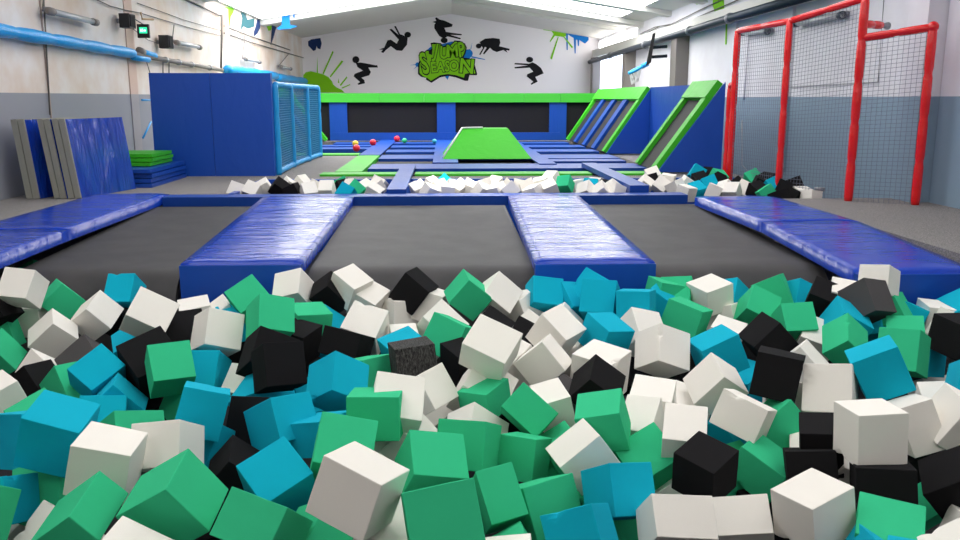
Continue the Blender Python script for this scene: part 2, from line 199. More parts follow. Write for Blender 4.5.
('g',(1.909,3.306,-0.588),(-0.499,-0.119,-0.100,0.853),(0.262,0.262,0.262),"green foam cube between white and green, far right in front pit's nearest row"),
('g',(1.911,4.534,-0.572),(-0.720,-0.536,-0.287,0.333),(0.262,0.262,0.262),"green foam cube between white and black, right in front pit's fourth row"),
('w',(2.070,4.816,-0.518),(0.591,-0.132,-0.095,-0.790),(0.262,0.262,0.262),"half-buried white foam cube between black and white, right in front pit's fourth row"),
('g',(1.066,4.116,-0.582),(-0.514,-0.634,-0.554,0.168),(0.262,0.262,0.262),"green foam cube between white and white, right of centre in front pit's fifth row"),
('t',(1.715,4.873,-0.720),(0.090,-0.452,-0.642,0.613),(0.262,0.262,0.262),"teal foam cube between white and white, right in front pit's fifth row"),  # gap fillers from here on; their black stands in for shade between cubes
('g',(0.858,3.847,-0.759),(-0.022,0.985,0.116,0.127),(0.262,0.262,0.262),"green foam cube between teal and white, right of centre in front pit's nearest row"),
('k',(2.249,6.169,-0.720),(-0.671,0.506,-0.189,-0.508),(0.262,0.262,0.262),"half-buried shade-black foam cube between teal and black, right in front pit's third row"),
('w',(-0.077,5.327,-0.720),(-0.463,-0.476,-0.747,0.036),(0.262,0.262,0.262),"white foam cube, fourth from left of the white ones in front pit's fourth row"),
('k',(1.498,6.197,-0.799),(0.256,0.618,-0.148,-0.728),(0.262,0.262,0.262),"half-buried shade-black foam cube between white and white, right of centre in front pit's third row"),
('k',(-2.015,5.560,-0.720),(0.921,-0.335,-0.196,0.013),(0.262,0.262,0.262),"half-buried shade-black foam cube between teal and green, left in front pit's fourth row"),
('k',(1.766,6.116,-0.680),(0.296,-0.002,0.028,-0.955),(0.262,0.262,0.262),"half-buried shade-black foam cube between white and white, right in front pit's third row"),
('k',(-3.182,7.587,-0.799),(0.451,-0.314,-0.693,0.467),(0.262,0.262,0.262),"half-buried shade-black foam cube between white and teal, far left in front pit's third row"),
('g',(1.579,4.315,-0.759),(-0.618,0.435,-0.436,0.489),(0.262,0.262,0.262),"half-buried green foam cube between black and green, right in front pit's fifth row"),
('w',(-2.191,3.977,-0.759),(0.356,-0.541,-0.069,0.759),(0.262,0.262,0.262),"half-buried white foam cube between green and white, far left in front pit's nearest row"),
('k',(0.389,5.543,-0.838),(-0.186,-0.254,-0.832,0.457),(0.262,0.262,0.262),"half-buried shade-black foam cube between white and green, centre in front pit's fourth row"),
('k',(2.617,4.340,-0.720),(0.146,0.597,-0.693,-0.376),(0.262,0.262,0.262),"half-buried shade-black foam cube between black and black, far right in front pit's fifth row"),
('k',(-1.819,6.881,-0.720),(-0.509,0.206,-0.768,-0.329),(0.262,0.262,0.262),"half-buried shade-black foam cube between white and black, left in front pit's third row"),
('t',(-4.204,9.673,-0.759),(-0.268,0.715,-0.310,0.567),(0.262,0.262,0.262),"teal foam cube between green and teal, far left in front pit's back row"),
('k',(-1.327,4.314,-0.957),(-0.425,0.877,0.221,0.014),(0.262,0.262,0.262),"half-buried shade-black foam cube between green and green, left in front pit's nearest row"),
('g',(0.663,4.438,-0.799),(0.928,-0.333,0.158,0.049),(0.262,0.262,0.262),"half-buried green foam cube between green and green, right of centre in front pit's nearest row"),
('k',(0.152,8.260,-0.759),(-0.013,0.066,-0.619,-0.782),(0.262,0.262,0.262),"half-buried shade-black foam cube between white and green, centre in front pit's second row"),
('k',(1.703,4.110,-0.918),(0.039,-0.687,-0.212,0.694),(0.262,0.262,0.262),"half-buried shade-black foam cube between white and white, right in front pit's nearest row"),
('t',(2.149,5.753,-0.720),(0.167,0.785,0.276,-0.529),(0.262,0.262,0.262),'teal foam cube, right in third row, teal above, white left, black right'),
]
REAR = [
('w',(-2.970,12.341,-0.011),(0.018,0.716,0.645,-0.269),(0.205,0.205,0.205),"small white foam cube, leftmost of the white ones in rear pit's left bay"),
('w',(-2.757,12.343,-0.012),(0.358,0.633,-0.684,0.067),(0.205,0.205,0.205),"small white foam cube, second from left of the white ones in rear pit's left bay"),
('w',(-2.663,12.718,-0.008),(-0.294,0.728,-0.618,0.038),(0.205,0.205,0.205),"small white foam cube, third from left of the white ones in rear pit's left bay"),
('k',(-2.419,12.597,0.004),(-0.742,0.149,0.414,-0.505),(0.205,0.205,0.205),"small black foam cube, leftmost of the black ones in rear pit's left bay"),
('k',(-2.167,12.310,-0.025),(-0.748,0.184,0.139,-0.622),(0.205,0.205,0.205),"small black foam cube, second from left of the black ones in rear pit's left bay"),
('w',(-2.322,12.872,-0.010),(-0.455,-0.792,0.207,-0.351),(0.205,0.205,0.205),"small white foam cube, fourth from left of the white ones in rear pit's left bay"),
('w',(-2.161,13.082,0.013),(0.784,0.333,0.191,0.487),(0.205,0.205,0.205),"small white foam cube, fifth from left of the white ones in rear pit's left bay"),
('w',(-1.895,12.606,0.000),(-0.849,0.021,0.511,-0.133),(0.205,0.205,0.205),"small white foam cube, seventh from left of the white ones in rear pit's left bay"),
('w',(-1.692,12.394,-0.008),(-0.651,0.337,0.628,-0.263),(0.205,0.205,0.205),"small white foam cube, sixth from right of the white ones in rear pit's left bay"),
('w',(-1.920,12.190,-0.013),(-0.377,-0.722,0.143,0.563),(0.205,0.205,0.205),"small white foam cube, sixth from left of the white ones in rear pit's left bay"),
('g',(-1.569,13.196,-0.016),(0.199,0.142,0.630,-0.737),(0.205,0.205,0.205),"small green foam cube, leftmost of the green ones in rear pit's left bay"),
('k',(-1.524,12.934,-0.035),(-0.324,-0.411,-0.850,0.062),(0.205,0.205,0.205),"small black foam cube, rightmost of the black ones in rear pit's left bay"),
('t',(-1.378,12.034,-0.013),(0.285,-0.399,0.749,0.444),(0.205,0.205,0.205),'only teal foam cube showing in the left bay of the rear foam pit'),
('g',(-1.260,12.265,0.004),(0.348,0.223,0.531,-0.740),(0.205,0.205,0.205),"small green foam cube, rightmost of the green ones in rear pit's left bay"),
('w',(-1.384,12.753,-0.017),(0.308,0.302,-0.885,0.174),(0.205,0.205,0.205),"small white foam cube, fifth from right of the white ones in rear pit's left bay"),
('w',(-1.141,12.533,-0.010),(0.269,-0.840,0.472,0.020),(0.205,0.205,0.205),"small white foam cube, fourth from right of the white ones in rear pit's left bay"),
('w',(-1.000,12.789,-0.008),(-0.306,0.782,-0.534,0.094),(0.205,0.205,0.205),"small white foam cube, second from right of the white ones in rear pit's left bay"),
('w',(-0.997,13.059,-0.005),(0.343,-0.363,0.757,0.422),(0.205,0.205,0.205),"small white foam cube, rightmost of the white ones in rear pit's left bay"),
('w',(-0.998,12.200,-0.033),(-0.078,0.276,0.551,0.783),(0.205,0.205,0.205),"small white foam cube, third from right of the white ones in rear pit's left bay"),
('w',(-0.358,12.223,0.005),(-0.843,0.473,0.249,-0.050),(0.205,0.205,0.205),"small white foam cube, leftmost of the white ones in rear pit's middle bay"),
('w',(-0.175,12.684,0.015),(-0.529,0.650,0.123,0.532),(0.205,0.205,0.205),"small white foam cube, third from left of the white ones in rear pit's middle bay"),
('t',(-0.011,13.045,0.008),(0.079,0.489,0.653,-0.574),(0.205,0.205,0.205),"small teal foam cube, leftmost of the teal ones in rear pit's middle bay"),
('w',(-0.055,12.341,0.005),(-0.307,0.376,0.845,0.225),(0.205,0.205,0.205),"small white foam cube, fourth from left of the white ones in rear pit's middle bay"),
('w',(0.139,12.785,-0.042),(-0.900,0.359,-0.020,-0.246),(0.205,0.205,0.205),"small white foam cube, sixth from left of the white ones in rear pit's middle bay"),
('w',(0.254,12.552,-0.018),(0.825,-0.435,-0.346,0.104),(0.205,0.205,0.205),"small white foam cube, seventh from left of the white ones in rear pit's middle bay"),
('w',(0.442,12.425,-0.035),(-0.120,-0.698,-0.264,0.655),(0.205,0.205,0.205),"small white foam cube, eighth from left of the white ones in rear pit's middle bay"),
('w',(0.395,12.800,-0.030),(-0.093,-0.705,0.653,0.260),(0.205,0.205,0.205),"small white foam cube, ninth from left of the white ones in rear pit's middle bay"),
('w',(0.614,12.960,-0.017),(0.811,0.024,-0.178,-0.557),(0.205,0.205,0.205),"small white foam cube, eleventh from left of the white ones in rear pit's middle bay"),
('w',(0.794,13.156,-0.022),(0.431,0.836,-0.267,-0.211),(0.205,0.205,0.205),"small white foam cube, thirteenth from left of the white ones in rear pit's middle bay"),
('w',(0.954,12.600,-0.012),(-0.535,0.746,0.243,0.314),(0.205,0.205,0.205),"small white foam cube, fourteenth from left of the white ones in rear pit's middle bay"),
('w',(1.160,12.900,-0.028),(0.133,0.759,0.015,0.637),(0.205,0.205,0.205),"small white foam cube, twelfth from right of the white ones in rear pit's middle bay"),
('w',(1.228,12.350,0.013),(-0.159,0.124,-0.811,-0.550),(0.205,0.205,0.205),"small white foam cube, eleventh from right of the white ones in rear pit's middle bay"),
('w',(1.439,12.535,0.037),(-0.627,0.465,-0.457,-0.427),(0.205,0.205,0.205),"small white foam cube, ninth from right of the white ones in rear pit's middle bay"),
('w',(1.610,12.723,0.093),(0.711,0.437,0.547,-0.060),(0.205,0.205,0.205),"small white foam cube, seventh from right of the white ones in rear pit's middle bay"),
('w',(1.526,12.155,0.018),(0.438,0.459,0.306,0.709),(0.205,0.205,0.205),"small white foam cube, eighth from right of the white ones in rear pit's middle bay"),
('g',(1.769,12.345,0.055),(-0.785,-0.133,0.361,-0.486),(0.205,0.205,0.205),'only green foam cube showing in the middle bay of the rear foam pit'),
('w',(1.973,12.613,-0.003),(0.866,0.033,-0.101,-0.488),(0.205,0.205,0.205),"small white foam cube, sixth from right of the white ones in rear pit's middle bay"),
('w',(2.046,12.145,-0.012),(0.251,-0.279,-0.314,0.872),(0.205,0.205,0.205),"small white foam cube, fifth from right of the white ones in rear pit's middle bay"),
('t',(2.149,12.412,0.003),(-0.250,-0.606,-0.705,0.271),(0.205,0.205,0.205),"small teal foam cube, rightmost of the teal ones in rear pit's middle bay"),
('w',(2.322,12.800,0.007),(-0.392,-0.466,-0.570,-0.552),(0.205,0.205,0.205),"small white foam cube, fourth from right of the white ones in rear pit's middle bay"),
('k',(2.435,12.587,-0.017),(0.132,0.113,-0.979,-0.108),(0.205,0.205,0.205),'only black foam cube showing in the middle bay of the rear foam pit'),
('w',(2.248,12.030,-0.016),(0.689,-0.116,0.431,-0.570),(0.205,0.205,0.205),"small white foam cube, third from right of the white ones in rear pit's middle bay"),
('w',(2.468,12.342,-0.021),(0.876,0.330,0.338,0.099),(0.205,0.205,0.205),"small white foam cube, second from right of the white ones in rear pit's middle bay"),
('w',(2.452,12.060,-0.020),(0.567,0.208,0.628,-0.491),(0.205,0.205,0.205),"small white foam cube, rightmost of the white ones in rear pit's middle bay"),
('w',(0.551,12.238,-0.030),(0.008,0.342,-0.781,0.522),(0.205,0.205,0.205),"small white foam cube, tenth from left of the white ones in rear pit's middle bay"),
('w',(0.760,12.112,-0.017),(-0.628,-0.604,-0.162,-0.464),(0.205,0.205,0.205),"small white foam cube, twelfth from left of the white ones in rear pit's middle bay"),
('w',(0.962,12.030,-0.001),(0.193,-0.381,-0.709,-0.561),(0.205,0.205,0.205),"small white foam cube, thirteenth from right of the white ones in rear pit's middle bay"),
('w',(0.045,12.076,-0.024),(0.747,0.025,-0.665,0.005),(0.205,0.205,0.205),"small white foam cube, fifth from left of the white ones in rear pit's middle bay"),
('w',(-0.195,12.030,-0.015),(-0.544,0.626,-0.533,0.167),(0.205,0.205,0.205),"small white foam cube, second from left of the white ones in rear pit's middle bay"),
('w',(1.288,12.086,-0.031),(0.291,-0.777,0.161,0.534),(0.205,0.205,0.205),"small white foam cube, tenth from right of the white ones in rear pit's middle bay"),
('w',(3.070,12.856,-0.002),(0.424,0.237,0.862,0.146),(0.205,0.205,0.205),"small white foam cube, leftmost of the white ones in rear pit's right bay"),
('k',(3.200,13.083,0.022),(0.283,-0.107,0.531,-0.791),(0.205,0.205,0.205),"small black foam cube, leftmost of the black ones in rear pit's right bay"),
('w',(3.313,13.361,0.089),(0.533,-0.340,-0.734,0.246),(0.205,0.205,0.205),"small white foam cube, second from left of the white ones in rear pit's right bay"),
('w',(3.255,12.617,0.006),(0.794,0.451,-0.242,0.327),(0.205,0.205,0.205),"small white foam cube, third from left of the white ones in rear pit's right bay"),
('w',(3.433,12.900,0.054),(-0.192,-0.052,0.038,-0.979),(0.205,0.205,0.205),"small white foam cube, fourth from left of the white ones in rear pit's right bay"),
('w',(3.420,12.383,-0.000),(-0.099,0.531,0.360,0.761),(0.205,0.205,0.205),"small white foam cube, fifth from left of the white ones in rear pit's right bay"),
('w',(3.639,12.582,0.023),(-0.588,-0.366,0.320,0.646),(0.205,0.205,0.205),"small white foam cube, seventh from left of the white ones in rear pit's right bay"),
('t',(3.901,12.982,0.167),(0.011,-0.492,0.119,0.862),(0.205,0.205,0.205),"small teal foam cube, leftmost of the teal ones in rear pit's right bay"),
('k',(3.872,12.710,0.070),(-0.213,-0.633,0.609,-0.429),(0.205,0.205,0.205),"small black foam cube, second from left of the black ones in rear pit's right bay"),
('k',(4.161,13.254,0.096),(0.315,-0.475,-0.813,-0.122),(0.205,0.205,0.205),"small black foam cube, third from left of the black ones in rear pit's right bay"),
('t',(3.657,12.172,-0.023),(-0.104,-0.174,0.486,0.850),(0.205,0.205,0.205),"small teal foam cube, second from left of the teal ones in rear pit's right bay"),
('t',(3.928,12.444,0.051),(-0.291,0.487,0.656,0.497),(0.205,0.205,0.205),"small teal foam cube, third from left of the teal ones in rear pit's right bay"),
('k',(4.161,12.748,0.050),(0.431,-0.160,0.305,0.834),(0.205,0.205,0.205),"small black foam cube, fourth from left of the black ones in rear pit's right bay"),
('g',(4.244,13.015,0.086),(-0.465,0.358,-0.351,-0.730),(0.205,0.205,0.205),"small green foam cube, leftmost of the green ones in rear pit's right bay"),
('w',(3.470,12.028,-0.035),(0.176,-0.269,0.736,-0.596),(0.205,0.205,0.205),"small white foam cube, sixth from left of the white ones in rear pit's right bay"),
('w',(3.866,11.999,-0.019),(0.283,-0.009,-0.671,0.685),(0.205,0.205,0.205),"small white foam cube, sixth from right of the white ones in rear pit's right bay"),
('w',(4.096,12.215,-0.015),(-0.244,0.819,-0.422,0.303),(0.205,0.205,0.205),"small white foam cube, fifth from right of the white ones in rear pit's right bay"),
('w',(4.093,11.900,-0.010),(0.890,0.322,-0.123,-0.297),(0.205,0.205,0.205),"small white foam cube, fourth from right of the white ones in rear pit's right bay"),
('k',(4.386,12.498,-0.001),(-0.305,-0.083,-0.866,0.389),(0.205,0.205,0.205),"small black foam cube, fifth from left of the black ones in rear pit's right bay"),
('w',(4.410,12.225,-0.003),(-0.881,-0.111,-0.220,-0.405),(0.205,0.205,0.205),"small white foam cube, third from right of the white ones in rear pit's right bay"),
('g',(4.717,12.803,0.088),(-0.524,-0.352,0.758,0.166),(0.205,0.205,0.205),"small green foam cube, second from left of the green ones in rear pit's right bay"),
('k',(4.665,12.361,0.041),(-0.397,0.480,-0.677,0.392),(0.205,0.205,0.205),"small black foam cube, seventh from left of the black ones in rear pit's right bay"),
('k',(4.830,12.568,0.080),(0.305,-0.126,0.722,-0.609),(0.205,0.205,0.205),"small black foam cube, fifth from right of the black ones in rear pit's right bay"),
('t',(4.736,12.077,0.040),(0.299,0.920,0.130,0.216),(0.205,0.205,0.205),"small teal foam cube, rightmost of the teal ones in rear pit's right bay"),
('g',(4.497,11.633,-0.011),(-0.040,0.299,-0.104,-0.948),(0.205,0.205,0.205),"small green foam cube, rightmost of the green ones in rear pit's right bay"),
('k',(4.790,11.807,0.025),(-0.932,0.246,-0.226,0.140),(0.205,0.205,0.205),"small black foam cube, third from right of the black ones in rear pit's right bay"),
('k',(5.090,12.120,0.049),(0.825,0.524,-0.209,0.017),(0.205,0.205,0.205),"small black foam cube, rightmost of the black ones in rear pit's right bay"),
('k',(4.578,11.367,-0.036),(-0.478,0.206,-0.051,-0.852),(0.205,0.205,0.205),"small black foam cube, fourth from right of the black ones in rear pit's right bay"),
('w',(5.015,11.681,-0.032),(-0.646,-0.762,-0.030,-0.038),(0.205,0.205,0.205),"small white foam cube, second from right of the white ones in rear pit's right bay"),
('w',(5.011,11.374,-0.039),(0.727,0.112,-0.652,0.182),(0.205,0.205,0.205),"small white foam cube, rightmost of the white ones in rear pit's right bay"),
('k',(4.484,11.981,-0.006),(0.653,0.315,-0.688,-0.035),(0.205,0.205,0.205),"small black foam cube, sixth from left of the black ones in rear pit's right bay"),
('k',(4.794,11.520,-0.041),(0.395,-0.281,0.078,-0.871),(0.205,0.205,0.205),"small black foam cube, second from right of the black ones in rear pit's right bay"),
]

# ------------------------------------------------------------------ camera
F, H = 850.0, 1.3
PITCH = math.atan(172/850.0)
YAW = math.atan(37/850.0*math.cos(PITCH))
FW = Vector((math.sin(YAW)*math.cos(PITCH), math.cos(YAW)*math.cos(PITCH), -math.sin(PITCH)))
RT = Vector((math.cos(YAW), -math.sin(YAW), 0)); UP = RT.cross(FW)
CP = Vector((0, 0, H))
def ray(x, y): return (FW + RT*((x-480)/F) + UP*((270-y)/F)).normalized()
def onz(x, y, z=0.0):
    d = ray(x, y); return CP + d*((z-H)/d.z)
def ony(x, y, Y):
    d = ray(x, y); return CP + d*(Y/d.y)
def onx(x, y, X):
    d = ray(x, y); return CP + d*(X/d.x)
cam = bpy.data.cameras.new('camera'); co = bpy.data.objects.new('camera', cam); COL.objects.link(co)
cam.sensor_width = 36; cam.lens = 36*F/960; cam.clip_end = 200
co.matrix_world = Matrix.Translation(CP) @ Matrix((RT, UP, -FW)).transposed().to_4x4()
SC.camera = co

# ------------------------------------------------------------------ materials
def mat(name, col, rough=.6, metal=0, spec=.5, emis=None, estr=0, coat=0, sss=0):
    m = bpy.data.materials.new(name); m.use_nodes = True
    b = m.node_tree.nodes['Principled BSDF']
    b.inputs['Base Color'].default_value = (*col, 1); b.inputs['Roughness'].default_value = rough
    b.inputs['Metallic'].default_value = metal; b.inputs['Specular IOR Level'].default_value = spec
    b.inputs['Coat Weight'].default_value = coat
    if emis: b.inputs['Emission Color'].default_value = (*emis, 1); b.inputs['Emission Strength'].default_value = estr
    return m
def N(m, t, **k):
    n = m.node_tree.nodes.new(t)
    for a, v in k.items(): setattr(n, a, v)
    return n
def L(m, a, b): m.node_tree.links.new(a, b)
def noise(m, scale, detail=3, rough=.5, coord='Object', vscale=None, dist=0):
    tc = N(m, 'ShaderNodeTexCoord'); src = tc.outputs[coord]
    if vscale:
        mp = N(m, 'ShaderNodeMapping'); mp.inputs['Scale'].default_value = vscale; L(m, src, mp.inputs['Vector']); src = mp.outputs[0]
    n = N(m, 'ShaderNodeTexNoise'); n.inputs['Scale'].default_value = scale; n.inputs['Detail'].default_value = detail
    n.inputs['Roughness'].default_value = rough; n.inputs['Distortion'].default_value = dist
    L(m, src, n.inputs['Vector']); return n
def bump(m, src, strength, dist=.01, prev=None):
    b = N(m, 'ShaderNodeBump'); b.inputs['Strength'].default_value = strength; b.inputs['Distance'].default_value = dist
    L(m, src, b.inputs['Height'])
    if prev: L(m, prev, b.inputs['Normal'])
    L(m, b.outputs[0], m.node_tree.nodes['Principled BSDF'].inputs['Normal']); return b.outputs[0]
def vary(m, src, c1, c2, lo=.35, hi=.65):
    r = N(m, 'ShaderNodeValToRGB'); r.color_ramp.elements[0].position = lo; r.color_ramp.elements[1].position = hi
    r.color_ramp.elements[0].color = (*c1, 1); r.color_ramp.elements[1].color = (*c2, 1)
    L(m, src, r.inputs[0]); L(m, r.outputs[0], m.node_tree.nodes['Principled BSDF'].inputs['Base Color']); return r
def foam(name, c, k=.9):
    m = mat(name, c, .95, spec=.15)
    n = noise(m, 260, 4, .7); vary(m, n.outputs[0], tuple(v*k for v in c), tuple(min(1, v*1.06) for v in c))
    bump(m, n.outputs[0], .35, .004); return m
def vinyl(name, c, rough=.25, amp=.35, vs=(1, 1, 1), sc=5, coat=.3):
    m = mat(name, c, rough, spec=.5, coat=coat); m.node_tree.nodes['Principled BSDF'].inputs['Coat Roughness'].default_value = .12
    n1 = noise(m, sc, 3, .55, vscale=vs, dist=.6); p = bump(m, n1.outputs[0], amp, .03)
    n2 = noise(m, 60, 2); bump(m, n2.outputs[0], .12, .002, p); return m
M = {
 'w': foam('foam_white', (.89, .86, .80), .96), 'g': foam('foam_green', (.040, .56, .27)), 't': foam('foam_teal', (.004, .44, .62)),
 'k': foam('foam_black', (.012, .0115, .013), .8), 'd': foam('foam_charcoal', (.085, .08, .083), .85),
}
m = mat('foam_flecked', (.03, .03, .03), .9, spec=.2); n = noise(m, 34, 6, .8, vscale=(1, 1, .25)); vary(m, n.outputs[0], (.012, .012, .013), (.16, .155, .15), .42, .72); bump(m, n.outputs[0], .6, .008); M['f'] = m
M['blue'] = vinyl('blue_vinyl', (.006, .05, .46), .23, .9, (1, 4.0, 1), 1.1, .03); M['blue'].node_tree.nodes['Principled BSDF'].inputs['Specular IOR Level'].default_value = .38
M['blue_matt'] = vinyl('blue_vinyl_matt', (.003, .062, .40), .42, .35, (1, 1, .5), 3, .1)
M['blue_rail'] = vinyl('blue_vinyl_rail', (.008, .06, .34), .42, .35, (3, 1, 1), 2, 0); M['blue_rail'].node_tree.nodes['Principled BSDF'].inputs['Specular IOR Level'].default_value = .28
M['blue_wrinkle'] = vinyl('blue_vinyl_wrinkled', (.008, .05, .42), .18, 1.0, (1, 3.0, .5), 2.2, .5)
for n_ in M['blue_wrinkle'].node_tree.nodes:
    if n_.type == 'BUMP' and n_.inputs['Distance'].default_value > .02: n_.inputs['Distance'].default_value = .16
M['green'] = vinyl('green_vinyl', (.05, .46, .02), .5, .35, (1, 1, 1), 3, 0); M['green'].node_tree.nodes['Principled BSDF'].inputs['Specular IOR Level'].default_value = .22
M['green_back'] = vinyl('green_vinyl_border', (.04, .40, .025), .6, .2, (1, 1, 1), 2, 0)
m = mat('trampoline_mesh', (.04, .039, .041), .6, spec=.4); n = noise(m, 3, 3); vary(m, n.outputs[0], (.036, .035, .037), (.052, .050, .052)); n = noise(m, 220, 1); bump(m, n.outputs[0], .4, .003); M['bed'] = m
M['bed_rear'] = mat('rear_trampoline_mesh', (.020, .0195, .022), .7, spec=.25)
M['net_dark'] = mat('dark_net_panel', (.012, .011, .014), .8, spec=.2)
m = mat('grey_carpet', (.24, .23, .225), .98, spec=.1); n = noise(m, 75, 5, .9); vary(m, n.outputs[0], (.10, .095, .10), (.40, .38, .365), .38, .62); bump(m, n.outputs[0], .6, .01); M['carpet'] = m
M['pit'] = mat('pit_floor', (.02, .02, .025), .9)
def wall(name, top, low, zline, stain=None, col=None):
    m = mat(name, top, .75, spec=.3); tc = N(m, 'ShaderNodeTexCoord'); s = N(m, 'ShaderNodeSeparateXYZ'); L(m, tc.outputs['Object'], s.inputs[0])
    n = noise(m, .9, 4, .6); r = N(m, 'ShaderNodeValToRGB'); r.color_ramp.elements[0].position = .35; r.color_ramp.elements[1].position = .75
    r.color_ramp.elements[0].color = (*top, 1); r.color_ramp.elements[1].color = (*(stain or top), 1); L(m, n.outputs[0], r.inputs[0])
    g = N(m, 'ShaderNodeMath', operation='GREATER_THAN'); g.inputs[1].default_value = zline; L(m, s.outputs[2], g.inputs[0])
    mx = N(m, 'ShaderNodeMix', data_type='RGBA'); L(m, g.outputs[0], mx.inputs[0]); mx.inputs[6].default_value = (*low, 1); L(m, r.outputs[0], mx.inputs[7])
    L(m, mx.outputs[2], m.node_tree.nodes['Principled BSDF'].inputs['Base Color']); n2 = noise(m, 30, 4); bump(m, n2.outputs[0], .15, .01); return m
M['wall_left'] = wall('painted_wall_left', (.80, .76, .74), (.30, .31, .35), 1.37, (.66, .50, .38))
M['wall_right'] = wall('painted_wall_right', (.78, .78, .84), (.24, .34, .44), 1.32, (.70, .68, .74))
M['wall_back'] = mat('painted_wall_back', (.90, .87, .90), .8, spec=.2)
M['concrete'] = mat('beam_paint', (.72, .71, .67), .7, spec=.3)
m = mat('skylight_panel', (.9, .9, .9), .5, emis=(1, .97, .93), estr=1)
M['sky'] = m
SKY = {}
for i_, e_ in enumerate((2.6, 2.8, 2.9, 3.6, 7.5, 6.0)): SKY[i_] = mat('skylight_glass', (.9, .9, .9), .5, emis=(1, .97, .94), estr=e_)
M['steel'] = mat('galvanised_steel', (.30, .31, .33), .4, .6)
M['pipe_dark'] = mat('dark_pipe', (.02, .035, .055), .45, .3)
M['pipe_grey'] = mat('grey_pipe', (.22, .20, .19), .6)
M['pipe_blue'] = vinyl('light_blue_sleeve', (.006, .33, .78), .45, .5, (1, 1, 1), 6, .1)
M['frame_blue'] = vinyl('frame_blue_sleeve', (.008, .32, .72), .45, .2, (1, 1, 1), 5, .1)
M['red'] = vinyl('red_vinyl_sleeve', (.85, .006, .010), .22, .5, (1, 1, 1), 8, .5)
M['net_blue'] = mat('blue_netting', (.008, .20, .42), .7)
M['net_grey'] = mat('grey_netting', (.16, .17, .24), .7)
M['black'] = mat('black_plastic', (.012, .012, .014), .5)
M['black_paint'] = mat('black_wall_paint', (.012, .012, .015), .8, spec=.2)
M['green_paint'] = mat('green_wall_paint', (.22, .60, .01), .75, spec=.2)
M['blue_paint'] = mat('blue_wall_paint', (.01, .19, .62), .75, spec=.2)
M['navy_paint'] = mat('navy_wall_paint', (.015, .04, .14), .75, spec=.2)
M['teal_paint'] = mat('teal_wall_paint', (.03, .14, .17), .75, spec=.2)
M['tube'] = mat('tube_glass', (.45, .47, .50), .3, coat=.4)
M['exit'] = mat('exit_green', (.02, .5, .25), .5, emis=(.03, .75, .38), estr=1.2)
M['exit_w'] = mat('exit_white', (.8, .9, .85), .5, emis=(.7, 1, .85), estr=1.2)
M['grey_foam'] = foam('grey_edge_foam', (.36, .36, .31), .85)
M['cable'] = mat('cable_grey', (.12, .11, .10), .6)
M['white_plastic'] = mat('white_plastic', (.75, .75, .75), .5)
M['red_ball'] = mat('red_ball', (.75, .01, .03), .35); M['yellow_ball'] = mat('yellow_ball', (.75, .45, .02), .35)
M['green_ball'] = mat('green_ball', (.02, .45, .2), .35); M['teal_ball'] = mat('teal_ball', (.02, .3, .45), .35)

# ------------------------------------------------------------------ mesh helpers
def link(name, bm, m, parent=None, smooth=False):
    bmesh.ops.recalc_face_normals(bm, faces=bm.faces)
    me = bpy.data.meshes.new(name); bm.to_mesh(me); bm.free()
    if smooth:
        for p in me.polygons: p.use_smooth = True
    me.materials.append(M[m] if isinstance(m, str) else m)
    o = bpy.data.objects.new(name, me); COL.objects.link(o); o.parent = parent
    if parent is not None: o.matrix_parent_inverse = Matrix.Translation(-parent.location)
    return o
def tag(o, label, cat, group=None, kind=None):
    if label: o['label'] = label
    if cat: o['category'] = cat
    if group: o['group'] = group
    if kind: o['kind'] = kind
    return o
def struct(o): o['kind'] = 'structure'; return o
def thing(name, loc, label, cat, group=None):
    o = bpy.data.objects.new(name, None); COL.objects.link(o); o.location = loc; o.empty_display_size = .1
    return tag(o, label, cat, group)
def hexa(bm, P):
    """P: 8 points, bottom quad then top quad (same winding)"""
    v = [bm.verts.new(p) for p in P]
    for f in ((3, 2, 1, 0), (4, 5, 6, 7), (0, 1, 5, 4), (1, 2, 6, 5), (2, 3, 7, 6), (3, 0, 4, 7)): bm.faces.new([v[i] for i in f])
    return bm
def box(bm, x0, x1, y0, y1, z0, z1):
    return hexa(bm, [(x0, y0, z0), (x1, y0, z0), (x1, y1, z0), (x0, y1, z0), (x0, y0, z1), (x1, y0, z1), (x1, y1, z1), (x0, y1, z1)])
def nb(): return bmesh.new()
def bev(bm, r, seg=2):
    bmesh.ops.bevel(bm, geom=[e for e in bm.edges if e.calc_face_angle(0) > .3], offset=r, segments=seg, profile=.6, affect='EDGES'); return bm
def tube(bm, pts, r, seg=10, cap=True):
    pts = [Vector(p) for p in pts]; rings = []
    for i, p in enumerate(pts):
        t = (pts[min(i+1, len(pts)-1)] - pts[max(i-1, 0)]).normalized()
        a = t.orthogonal().normalized() if abs(t.z) > .95 else t.cross(Vector((0, 0, 1))).normalized()
        b = t.cross(a).normalized(); rr = r[i] if isinstance(r, (list, tuple)) else r
        rings.append([bm.verts.new(p + a*rr*math.cos(2*math.pi*k/seg) + b*rr*math.sin(2*math.pi*k/seg)) for k in range(seg)])
    for A, B in zip(rings, rings[1:]):
        for k in range(seg): bm.faces.new((A[k], A[(k+1) % seg], B[(k+1) % seg], B[k]))
    if cap: bm.faces.new(rings[0][::-1]); bm.faces.new(rings[-1])
    return bm
def sleeve(bm, a, b, r, seg=12, step=.45, wob=.05):
    """padded sleeve pinched by ties along its length"""
    a, b = Vector(a), Vector(b); n = max(2, int((b-a).length/step)); pts, rs = [], []
    for i in range(n):
        for t, k in ((.03, .86), (.12, 1), (.5, 1+wob), (.88, 1), (.97, .86)):
            pts.append(a.lerp(b, (i+t)/n)); rs.append(r*k)
    pts[0] = a; pts[-1] = b
    return tube(bm, pts, rs, seg)
